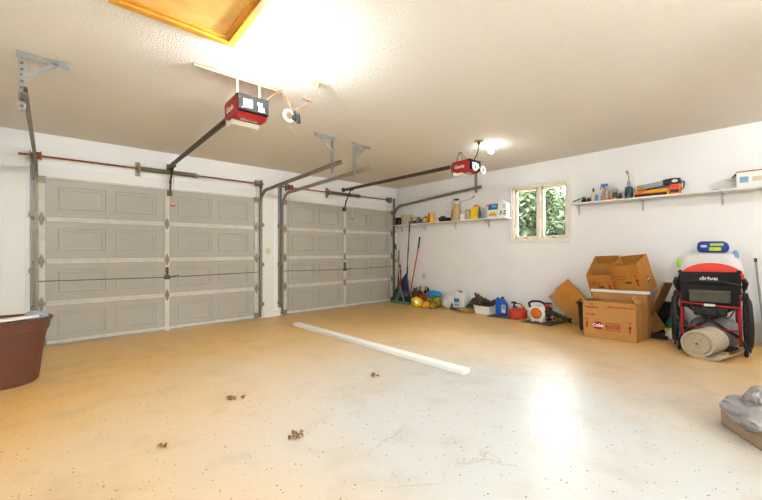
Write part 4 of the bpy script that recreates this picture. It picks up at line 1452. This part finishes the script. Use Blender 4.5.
def egg_carton(label, y, x, z, pitch, roll, wy, dx, h, fl_len, low):
    t = thing('cardboard_box', label, 'box', (x, y, z), rot=(R(roll), R(-pitch), R(-6)))
    # pivot at the lower front edge: shift the shell so that its front bottom edge is at the origin
    r2 = bpy.data.objects.new('carton_shell', None)
    bpy.data.objects.remove(r2)
    b = MB()
    tk = .006
    hf = h - low
    b.box(0, dx, -wy / 2, wy / 2, 0, tk).box(0, tk, -wy / 2, wy / 2, 0, hf).box(dx - tk, dx, -wy / 2, wy / 2, 0, h)
    for s in (-1, 1):
        b.prism([(0, 0), (dx, 0), (dx, h), (0, hf)], s * wy / 2 - (tk if s > 0 else 0), s * wy / 2 + (0 if s > 0 else tk), 'y')
    b.build('carton', 'cardboard_gold', t, bevel=.002)
    MB().box(dx * .48, dx * .48 + tk, -wy / 2 + tk, wy / 2 - tk, tk, h - .035).build('divider', 'cardboard', t)
    hh = MB().prism([(-.04, hf * .47), (-.03, hf * .47 - .012), (.03, hf * .47 - .012), (.04, hf * .47), (.03, hf * .47 + .012), (-.03, hf * .47 + .012)], -.0008, .0, 'x', Matrix.Translation((0, -.01, 0)))
    hh.build('hand_hole', 'print_black', t)
    text('HATCHING EGGS', .022, 'print_red', t, (-.0006, .062, hf * .66), bold=.0005, sx=.8)
    text('KEEP COOL 60°F', .022, 'print_red', t, (-.0006, .065, hf * .575), bold=.0005, sx=.75)
    text('UP', .024, 'print_red', t, (-.0006, -.105, hf * .66), bold=.0008, sx=1.3)
    flat_mark([arrow(-.112, hf * .36, .04, hf * .24)], -.0004, t, 'print_red')
    ln = MB().box(-.0008, 0, -wy / 2 + .004, wy / 2 - .004, hf * .735, hf * .739)
    ln.build('fold_line', 'cardboard_dark', t)
    # oval stamp on the right-hand side
    ov = MB().lathe([(0, 0), (1, 0), (1, .0006), (0, .0006)], 24, Matrix.Translation((dx * .55, -wy / 2 - .0002, hf * .38)) @ Matrix.Diagonal((.045, 1, .032, 1)) @ Matrix.Rotation(PI / 2, 4, 'X'))
    lo = ov.build('oval_logo', 'print_red', t)
    text('Cobb', .036, 'white', lo, (dx * .55, -wy / 2 - .0014, hf * .38), FACE_NY, name='maker_logo', bold=.001)
    sm = MB().box(dx * .5 - .002, dx * .5 + .002, -wy / 2 - .0008, -wy / 2, .02, h - .02)
    sm.build('seam', 'cardboard_dark', t)
    return t


t = fthing('cardboard_box', 'mostly hidden cardboard box against the wall carrying the two open boxes', 'box', -.285, -4.70)
carton(t, .54, .36, .44, 'cardboard', ())
zb2 = gz(-4.7) + .448
egg_carton('open tan egg box tipped forward on the stack, left of its twin', -4.53, -.465, zb2 + .006, 24, -3, .305, .37, .45, .12, .12)
egg_carton('open tan egg box tipped forward on the stack, nearest the wheelchair', -4.862, -.465, zb2 + .03, 21, -8, .31, .37, .45, .12, 0)

# flattened cartons and the black bin at the left of the stack
t = fthing('trash_can', 'black plastic bin mostly hidden behind the left end of the egg box', 'bin', -.52, -4.37)
b = MB().lathe([(0, 0), (.11, 0), (.115, .02), (.128, .36), (.135, .36), (.135, .375), (.12, .375), (.105, .03), (0, .03)], 24)
b.build('bin', 'black', t)
t = thing('flattened_carton', 'large flattened cardboard carton leaning on the wall left of the stack', 'cardboard', (-.27, -4.275, gz(-4.17) + .16), rot=(R(-43), R(7), 0))
MB().box(-.012, .012, -.13, .13, 0, .58).build('board', 'cardboard_gold', t, bevel=.003)
for (z, s) in ((.15, .9), (.22, .6)):
    MB().box(-.0128, -.0120, -.09, .02, z, z + .035 * s).build('printed_mark', 'print_black', t)
MB().box(-.0128, -.0120, -.1, .09, .06, .066).build('printed_line', 'print_black', t)
MB().box(-.0128, -.0120, -.11, .10, .10, .104).build('printed_line', 'print_black', t)
MB().box(-.0128, -.0120, -.129, .129, .385, .388).build('crease', 'cardboard_dark', t)
t = thing('flattened_carton', 'narrow corrugated cardboard strip leaning under the large flattened carton', 'cardboard', (-.245, -4.13, gz(-4.13) + .03), rot=(R(-46), R(7), 0))
MB().box(-.012, .012, -.10, .06, 0, .56).build('board', 'cardboard', t, bevel=.003)
MB().box(-.0128, -.0118, .052, .0605, .02, .55).build('torn_edge', 'cardboard_dark', t)
# right of the stack
t = thing('flattened_carton', 'tall corrugated cardboard sheet leaning at the right of the stack', 'cardboard', (-.33, -5.04, gz(-5.04) + .25), rot=(R(20), R(4), R(-8)))
MB().box(-.16, .12, -.012, .012, 0, .46).build('board', 'cardboard_dark', t, bevel=.003)
for k in range(24):
    MB().box(-.1608, -.1595, -.011, .011, .02 + k * .018, .029 + k * .018).build('corrugation', 'cardboard', t, smooth=False)
t = thing('flattened_carton', 'square tan cardboard flap tilted at floor level right of the stack', 'cardboard', (-.36, -5.13, gz(-5.13) + .02), rot=(R(-32), R(8), 0))
MB().box(-.004, .004, -.10, .06, .05, .36).build('board', 'cardboard', t, bevel=.002)
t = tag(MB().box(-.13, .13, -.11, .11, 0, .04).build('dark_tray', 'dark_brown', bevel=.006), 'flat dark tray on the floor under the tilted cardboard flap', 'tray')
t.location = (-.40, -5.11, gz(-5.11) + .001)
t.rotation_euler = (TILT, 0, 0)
t = fthing('dark_bag', 'black cloth bag against the wall left of the wheelchair', 'bag', -.13, -5.18)
blob('bag', 'black_cloth', t, (.22, .26, .42), 41, .1, 2, power=.7)
t = fthing('teal_package', 'teal plastic package left of the wheelchair wheel', 'package', -.27, -5.28)
o = blob('package', 'teal', t, (.18, .22, .25), 42, .1, 2.5, power=.7)
t = fthing('small_bag', 'small white and yellow bag on the floor below the teal package', 'bag', -.42, -5.265)
o = blob('bag', 'white_bag', t, (.14, .15, .13), 43, .2, 3)
blob('printed_patch', 'yellow', o, (.06, .06, .05), 44, .2, 3, c=(-.02, .05, .085), sub=3)
blob('printed_patch', 'gas_red', o, (.04, .04, .05), 45, .2, 3, c=(-.06, -.03, .05), sub=3)

# ================================================================== WHEELCHAIR (its back to the camera)
WX, WYc = -.69, -5.625
t = fthing('wheelchair', 'red and black wheelchair facing the wall with a loaded seat', 'wheelchair', WX, WYc, R(7))
hw = .233
for s in (-1, 1):
    y = s * hw
    b = MB().tube([(0, y, .06), (0, y, .60), (0, y, .76)], .0135, 10)
    b.build('back_cane', 'chair_red', t)
    b = MB().tube(cord('', '', [(0, y, .74), (0, y, .815), (-.03, y, .84), (-.11, y, .84)]), .014, 10)
    b.build('push_handle', 'black', t)
    MB().tube([(-.03, y, .84), (-.13, y, .84)], .0185, 10).build('grip', 'black_rubber', t)
    b = MB().tube(cord('', '', [(0, y, .13), (.20, y, .13), (.40, y, .13), (.43, y, .18), (.43, y, .47), (.40, y, .50), (0, y, .50)]), .0125, 10)
    b.build('side_frame', 'chair_red', t)
    yo = s * (hw + .052)
    wl = MB().torus((0, 0, 0), .285, .017, 'y', 48, 10).build('rear_wheel', 'black_rubber', t)
    wl.location = (.02, yo, .302)
    MB().torus((0, 0, 0), .265, .011, 'y', 48, 8).build('wheel_rim', 'black', wl)
    MB().torus((0, s * .024, 0), .245, .0085, 'y', 48, 8).build('hand_rim', 'black', wl)
    sp = MB()
    for k in range(8):
        a = k * PI / 4
        sp.bar((0, 0, 0), (.265 * math.cos(a), 0, .265 * math.sin(a)), .012, .016, up=(0, 1, 0))
    sp.cyl((0, -.03, 0), (0, .03, 0), .032, n=14)
    sp.build('spokes', 'black', wl)
    # rear anti-tip strut and its wheel
    b = MB().tube([(0, y, .13), (-.10, y + s * .01, .115), (-.20, y + s * .02, .075)], .011, 8)
    b.build('anti_tip_bar', 'black', t)
    cw = MB().torus((0, 0, 0), .036, .0155, 'y', 22, 8).cyl((0, -.014, 0), (0, .014, 0), .03, n=16)
    cw = cw.build('small_wheel', 'black_rubber', t)
    cw.location = (-.22, y + s * .022, .052)
    MB().cyl((0, -.024, 0), (0, .024, 0), .012, n=10).build('hub', 'grey', cw)
    b = MB().tube([(-.22, y + s * .05, .052), (-.20, y + s * .05, .12), (-.16, y + s * .012, .13)], .010, 8)
    b.build('fork', 'black', t)
    # front caster
    cw = MB().torus((0, 0, 0), .075, .022, 'y', 24, 8).cyl((0, -.012, 0), (0, .012, 0), .06, n=16).build('caster', 'black_rubber', t)
    cw.location = (.43, y, .098)
    MB().tube([(.43, y, .098), (.43, y + .03, .12), (.43, y, .20)], .011, 8).build('caster_fork', 'black', t)
    # armrest and brake
    ar = MB().tube([(.02, y + s * .035, .50), (.02, y + s * .035, .70), (.06, y + s * .035, .73), (.30, y + s * .035, .73), (.33, y + s * .035, .69), (.33, y + s * .035, .50)], .0115, 8)
    ar.build('arm_frame', 'black', t)
    MB().box(.03, .29, y + s * .035 - .028, y + s * .035 + .028, .735, .762).build('arm_pad', 'black', t, bevel=.008)
    MB().bar((.0, y + s * .035, .66), (-.05, y + s * .05, .74), .03, .05).box(-.03, .03, y + s * .02, y + s * .065, .55, .62).build('brake_lever', 'black', t, bevel=.006)
# upholstery
b = MB()
nn = 10
for (z0, z1, m_, nm, dpt) in ((.70, .835, 'black_cloth', 'back_upholstery', .02), (.44, .70, 'black_cloth', 'lower_back_upholstery', .03)):
    b = MB()
    for i in range(nn):
        y0 = -hw + 2 * hw * i / nn
        y1 = -hw + 2 * hw * (i + 1) / nn

        def xo(y):
            return dpt * (1 - (y / hw) ** 2)
        for (xa, fl_) in ((0, 1), (.008, 0)):
            q = [(xo(y0) - .016 + xa, y0, z0), (xo(y1) - .016 + xa, y1, z0), (xo(y1) - .016 + xa, y1, z1), (xo(y0) - .016 + xa, y0, z1)]
            b.face(q)
        b.face([(xo(y0) - .016, y0, z1), (xo(y1) - .016, y1, z1), (xo(y1) - .008, y1, z1), (xo(y0) - .008, y0, z1)])
        b.face([(xo(y0) - .016, y0, z0), (xo(y1) - .016, y1, z0), (xo(y1) - .008, y1, z0), (xo(y0) - .008, y0, z0)])
    bmesh.ops.remove_doubles(b.bm, verts=b.bm.verts, dist=.0005)
    ob = b.build(nm, m_, t, angle=50)
    if nm == 'back_upholstery':
        text('drive', .060, 'label_white', ob, (-.0175, -.0, .762), name='maker_logo', bold=.0016, sx=1.2, depth=.0012)
for s in (-1, 1):
    MB().tube([(0, s * hw, .60), (0, s * hw, .80)], .019, 10).build('cane_sleeve', 'black_cloth', t)
b = MB().tube(cord('', '', [(-.02, hw, .715), (-.06, .12, .735), (-.065, -.05, .735), (-.055, -.15, .72), (-.02, -hw, .70)]), .010, 8)
b.build('push_strap', 'black', t)
MB().tube([(-.064, .11, .735), (-.066, -.05, .735), (-.058, -.14, .724)], .0155, 8).build('strap_pad', 'black_rubber', t)
b = MB().box(-.05, -.012, -.165, .165, .505, .635)
pk = b.build('back_pocket', 'olive_cloth', t, bevel=.012)
MB().box(-.056, -.049, -.165, .165, .60, .64).build('pocket_flap', 'olive_cloth', pk, bevel=.003)
b = MB().tube([(-.02, hw, .50), (-.03, .0, .475), (-.02, -hw, .46)], .011, 8)
b.build('cross_rail', 'chair_red', t)
MB().box(-.045, -.041, -.045, .045, .465, .492).build('paper_label', 'label_white', t)
for (a, e) in (((.10, -hw, .13), (.14, hw, .47)), ((.14, hw, .13), (.10, -hw, .47))):
    MB().bar(a, e, .014, .028).build('cross_brace', 'black', t)
b = MB().tube([(.06, hw, .225), (.06, -hw, .205)], .010, 8)
b.build('lower_rail', 'chair_red', t)
b = MB()
seat_pts = []
for i in range(8):
    y0, y1 = -hw + 2 * hw * i / 8, -hw + 2 * hw * (i + 1) / 8

    def zo(y):
        return .505 - .04 * (1 - (y / hw) ** 2)
    b.hull([(-.01, y0, zo(y0)), (.41, y0, zo(y0)), (.41, y1, zo(y1)), (-.01, y1, zo(y1)), (-.01, y0, zo(y0) - .01), (.41, y0, zo(y0) - .01), (.41, y1, zo(y1) - .01), (-.01, y1, zo(y1) - .01)],
           [(0, 1, 2, 3), (7, 6, 5, 4), (0, 4, 5, 1), (2, 6, 7, 3), (1, 5, 6, 2), (3, 7, 4, 0)])
b.build('seat_sling', 'black_cloth', t)
b = MB().box(-.03, .06, -.14, .13, .36, .455)
b.build('seat_pouch', 'black', t, bevel=.02)
for (y, z) in ((.0, .40), (-.12, .39), (.10, .42)):
    MB().tube(cord('', '', [(-.035, y + .06, z + .07), (-.05, y + .02, z - .02), (-.05, y - .03, z - .03), (-.035, y - .07, z + .05)]), .006, 6).build('strap', 'black', t)
# things stacked on the seat
sz = gz(WYc) + .485
s_ = thing('round_seat_cushion', 'orange-red round disc standing behind the wheelchair backrest', 'disc', (WX + .115, WYc + .01, gz(WYc) + .775), rot=(0, R(-62), 0))
MB().lathe([(0, -.035), (.12, -.032), (.22, -.015), (.262, .0), (.266, .012), (.256, .015), (.20, .002), (0, -.015)], 48, Matrix.Diagonal((.62, .98, 1, 1))).build('disc', 'orange_red', s_)
s_ = thing('white_plastic_bag', 'bulky white plastic bag heaped on the wheelchair seat', 'bag', (WX + .40, WYc + .055, sz), rot=(0, 0, 0))
o = blob('bag', 'white_bag', s_, (.24, .56, .585), 51, .12, 2.6, power=.5, fine=.05)
blob('printed_patch', 'pack_green', o, (.06, .05, .11), 52, .2, 2, c=(-.06, .26, .38), sub=3)
blob('blue_corner', 'light_blue', o, (.10, .06, .10), 53, .2, 2, c=(-.02, -.22, .48), sub=3)
s_ = thing('wipes_package', 'blue and lime green plastic package lying on top of the white bag', 'package', (WX + .38, WYc + .02, sz + .56), rot=(R(-1), 0, R(4)))
b = MB().prism([(-.125, .0), (.12, 0), (.138, .05), (.13, .115), (.10, .13), (-.09, .125), (-.128, .10), (-.138, .05)], -.07, .07, 'x')
o = b.build('package', 'pack_blue', s_, bevel=.022, seg=3)
for (y0, y1, z0, z1, m_) in ((-.09, .02, .075, .102, 'pack_green'), (-.07, .03, .018, .058, 'pack_green'), (.05, .10, .06, .085, 'label_white'), (-.06, -.02, .02, .045, 'yellow')):
    panel(o, m_, y0, y1, z0, z1, -.0703 - (.001 if m_ == 'yellow' else 0), 'printed_panel', .001)
text('Baby', .03, 'light_blue', o, (-.0712, .075, .075))
# bag under the seat, stick and bag at the right
t = fthing('grey_plastic_bag', 'pale grey plastic bag on the floor underneath the wheelchair', 'bag', WX + .33, WYc + .0)
blob('bag', 'grey_bag', t, (.28, .44, .33), 54, .12, 2.2, power=.75)
t = fthing('walking_stick', 'thin grey stick leaning on the wall right of the wheelchair', 'stick', -.20, -6.02)
MB().cyl((0, 0, 0), (.12, .06, .94), .011, n=8).build('shaft', 'grey', t)
MB().cyl((.119, .0595, .93), (.124, .062, .97), .014, n=8).build('tip', 'brown', t)
t = fthing('white_plastic_bag', 'tall white plastic bag with a red mark at the right edge of the view', 'bag', -.16, -6.22)
o = blob('bag', 'white_bag', t, (.26, .36, .55), 55, .1, 2.2, power=.75)
blob('printed_patch', 'gas_red', o, (.03, .08, .08), 56, .2, 2, c=(-.115, .06, .27), sub=3)

# carpet roll
t = fthing('carpet_roll', 'rolled remnant of beige carpet on the floor in front of the wheelchair', 'carpet', -1.07, -5.625, R(-13))
pts = []
turns = 5.1
r0, r1 = .010, .150
n = 150
for i in range(n + 1):
    a = i / n * turns * 2 * PI
    r = r0 + (.118 - r0) * min(1, i / n / .78) + (.032 * max(0, (i / n - .78) / .22) ** .6 if i / n > .78 else 0)
    ang = a + PI / 2 - turns * 2 * PI + PI
    pts.append((r * math.cos(ang) * .88, r * math.sin(ang) * .86))
zmin = min(p[1] for p in pts)
pts = [(p[0], p[1] - zmin + .012) for p in pts]
# direction of the last point: at the bottom, running out towards -y
ly, lz = pts[-1]
tail = [(ly - .05 * k, .012 + (.05 * ((k - 4) / 4) ** 2 if k > 4 else 0)) for k in range(1, 8)]
if pts[-1][0] > pts[-8][0]:
    pts = [(-p[0], p[1]) for p in pts]
    ly = -ly
    tail = [(ly - .034 * k, .012 + (.085 * ((k - 3) / 4) ** 2 if k > 3 else 0)) for k in range(1, 8)]
path = pts + tail
th_ = .0112
b = MB()
La, Lb = -.17, .17
up_, dn = [], []
for i, p in enumerate(path):
    a = path[max(0, i - 1)]
    e = path[min(len(path) - 1, i + 1)]
    ty, tz = e[0] - a[0], e[1] - a[1]
    l = math.hypot(ty, tz) or 1
    up_.append((p[0] - tz / l * th_, p[1] + ty / l * th_))
    dn.append((p[0] + tz / l * th_, p[1] - ty / l * th_))
for i in range(len(path) - 1):
    A = [(La, *up_[i]), (La, *up_[i + 1]), (La, *dn[i + 1]), (La, *dn[i])]
    B = [(Lb, *q[1:]) for q in A]
    b.face(A)
    b.face(B)
    b.face([A[0], A[1], B[1], B[0]])
    b.face([A[3], A[2], B[2], B[3]])
bmesh.ops.remove_doubles(b.bm, verts=b.bm.verts, dist=.0003)
b.build('carpet', 'carpet', t, angle=50)
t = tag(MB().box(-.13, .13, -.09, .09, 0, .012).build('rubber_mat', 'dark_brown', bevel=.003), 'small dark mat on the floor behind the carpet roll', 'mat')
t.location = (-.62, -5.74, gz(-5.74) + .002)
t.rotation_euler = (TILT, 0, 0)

# ================================================================== FLOOR THINGS
# white plank
A_ = Vector((-3.255, -4.285, 0))
B_ = Vector((-3.225, -1.075, 0))
A_.z, B_.z = gz(A_.y), gz(B_.y)
L = (B_ - A_).length
t = thing('white_plank', 'long white painted plank lying on the floor', 'plank', A_, rot=(TILT, 0, math.atan2(-(B_.x - A_.x), B_.y - A_.y)))
MB().box(-.055, .055, 0, L, .001, .042).build('plank', 'pale_plank', t, bevel=.003)
# brown bin
t = fthing('brown_bin', 'large brown plastic tub at the left edge of the view', 'bin', -6.335, -1.66)
MB().lathe([(0, 0), (.205, 0), (.222, .018), (.262, .36), (.276, .44), (.278, .455), (.292, .46), (.300, .53), (.312, .535), (.312, .56), (.300, .562), (.292, .54), (.282, .45), (.25, .36), (.21, .02), (0, .02)], 48).build('tub', 'bin_brown', t)
MB().torus((0, 0, .553), .306, .013, 'z', 48, 8).build('rim', 'bin_brown', t)
t = fthing('black_trash_bag', 'black plastic liner and rags filling the brown tub', 'bag', -6.335, -1.66, dz=.48)
blob('bag', 'black', t, (.52, .52, .075), 61, .12, 3, power=.9)
t = thing('wooden_board', 'pale wooden board lying across the top of the brown tub', 'board', (-6.31, -1.78, gz(-1.7) + .562), rot=(0, R(-2), R(12)))
MB().box(-.26, .20, -.05, .05, 0, .018).build('board', 'pine', t, bevel=.003)
t = thing('scrap_block', 'grey plastic scrap on the rim of the brown tub', 'scrap', (-6.13, -1.70, gz(-1.7) + .545), rot=(0, R(6), R(20)))
blob('scrap', 'grey', t, (.16, .11, .075), 62, .25, 2.4)
# bag over a box at the lower right
ang = math.atan2(-.55, -.83)
t = fthing('cardboard_box', 'low cardboard box under the grey plastic bag at the lower right edge', 'box', -2.935, -6.155, math.atan2(.55, .83))
MB().box(-.17, .17, -.20, .20, 0, .115).build('carton', 'bag_box', t, bevel=.006)
t = fthing('grey_plastic_bag', 'crumpled grey plastic bag lying on the low cardboard box', 'bag', -2.925, -6.15, math.atan2(.55, .83), dz=.06)
blob('bag', 'grey_bag', t, (.42, .48, .15), 63, .22, 3.4, power=.75, sub=5, fine=.05)
o = blob('bag_bulge', 'grey_bag', t, (.20, .22, .15), 64, .25, 3.4, c=(.0, .05, .07), sub=5, fine=.06)
blob('blue_scrap', 'sky_blue', t, (.035, .05, .02), 65, .2, 3, c=(-.04, -.035, .165), sub=3)


# dead leaves
def leaf_pile(label, x, y, n, spread, seed):
    random.seed(seed)
    t = fthing('dry_leaf_cluster', label, 'dead leaves', x, y, 0)
    for k in range(n):
        a, r = random.uniform(0, 2 * PI), spread * random.random() ** .6
        b = MB()
        L_ = random.uniform(.02, .04)
        W_ = L_ * .45
        rows = []
        for i in range(6):
            q = i / 5
            wd = W_ * math.sin(PI * (q * .9 + .06))
            zc = .004 + .012 * math.sin(PI * q)
            rows.append([(q * L_ - L_ / 2, -wd, zc + .006), (q * L_ - L_ / 2, 0, zc), (q * L_ - L_ / 2, wd, zc + .007)])
        for A, B in zip(rows, rows[1:]):
            for j in range(2):
                b.face([A[j], A[j + 1], B[j + 1], B[j]])
        bmesh.ops.remove_doubles(b.bm, verts=b.bm.verts, dist=.0003)
        o = b.build('leaf', 'dry_leaf', t)
        o.location = (r * math.cos(a), r * math.sin(a), .001)
        o.rotation_euler = (random.uniform(-.3, .3), random.uniform(-.3, .3), random.uniform(0, 6.3))
    return t


leaf_pile('little heap of dry brown leaves on the floor just in front of the white plank', -3.90, -3.765, 9, .05, 1)
leaf_pile('little heap of dry brown leaves on the open floor left of centre', -4.965, -3.415, 9, .055, 2)
leaf_pile('flattened grey-brown leaves on the floor nearest the camera', -4.905, -4.24, 8, .05, 3)
leaf_pile('two curled dry leaf scraps on the floor, the leftmost of the leaf bits', -5.53, -3.83, 2, .03, 4)

# ================================================================== OUTSIDE THE WINDOW
structure('trim_4', MB().box(.3, 40, -30, 30, -.4, -.2), 'lawn', smooth=False).name = 'lawn'


def tree(name, label, x, y, h, r, n, seed, trunk=1.2):
    random.seed(seed)
    t = thing(name, label, 'tree', (x, y, -.2), 0, 'trees outside the window')
    MB().tube([(0, 0, 0), (.05, .03, h * .4), (0, 0, h * .8)], [.12, .09, .03], 8).build('trunk', 'bark', t)
    b = MB()
    lob = [(Vector((random.uniform(-.6, .6) * r, random.uniform(-.6, .6) * r, trunk + random.random() * (h - trunk))), random.uniform(.35, .6) * r) for _ in range(34)]
    vs, fs = [], []
    for k in range(n):
        c_, q = random.choice(lob)
        d = Vector((random.gauss(0, 1), random.gauss(0, 1), random.gauss(0, 1))).normalized() * q * random.uniform(.5, 1.05)
        p = c_ + d
        s_ = random.uniform(.06, .13)
        e = Euler((random.uniform(-1, 1), random.uniform(-1, 1), random.uniform(0, 6.3))).to_matrix()
        i = len(vs)
        for q2 in ((-s_, 0, 0), (0, -s_ * .5, .01), (s_, 0, 0), (0, s_ * .5, .01)):
            vs.append(p + e @ Vector(q2))
        fs.append((i, i + 1, i + 2, i + 3))
    me = bpy.data.meshes.new('foliage')
    me.from_pydata(vs, [], fs)
    o = bpy.data.objects.new('foliage', me)
    COL.objects.link(o)
    me.materials.append(M['leaf'])
    o.parent = t
    return t


tree('leafy_tree', 'tall leafy tree filling the left pane of the window', 5.2, -.45, 5.6, 1.15, 22000, 1, .2)
tree('leafy_tree', 'leafy tree with sky above it behind the right pane of the window', 8.2, -.5, 3.3, 1.3, 12000, 2, .2)
tree('leafy_tree', 'low leafy shrub at the right edge of the window view', 3.6, -2.4, 2.1, .7, 4200, 3, .2)
tree('leafy_tree', 'leafy tree farther back between the two nearer trees', 11.5, 1.6, 5.2, 1.8, 12000, 4, .3)

# ================================================================== LIGHT, SKY, CAMERA
w = bpy.data.worlds.new('sky')
scene.world = w
w.use_nodes = True
bg = w.node_tree.nodes['Background']
bg.inputs['Color'].default_value = (.92, .96, 1, 1)
bg.inputs['Strength'].default_value = 36.

cam = bpy.data.cameras.new('camera')
co = bpy.data.objects.new('camera', cam)
COL.objects.link(co)
cam.sensor_width = 36
cam.lens = 356 / 762 * 36
cam.clip_start = .02
co.location = (-5.920, -6.156, 1.207)
co.rotation_euler = (PI / 2, 0, -R(41.39))
scene.camera = co
vs_ = scene.view_settings
vs_.view_transform = 'Standard'
vs_.look = 'None'
vs_.gamma = 1
vs_.use_curve_mapping = False
vs_.exposure = 0.82
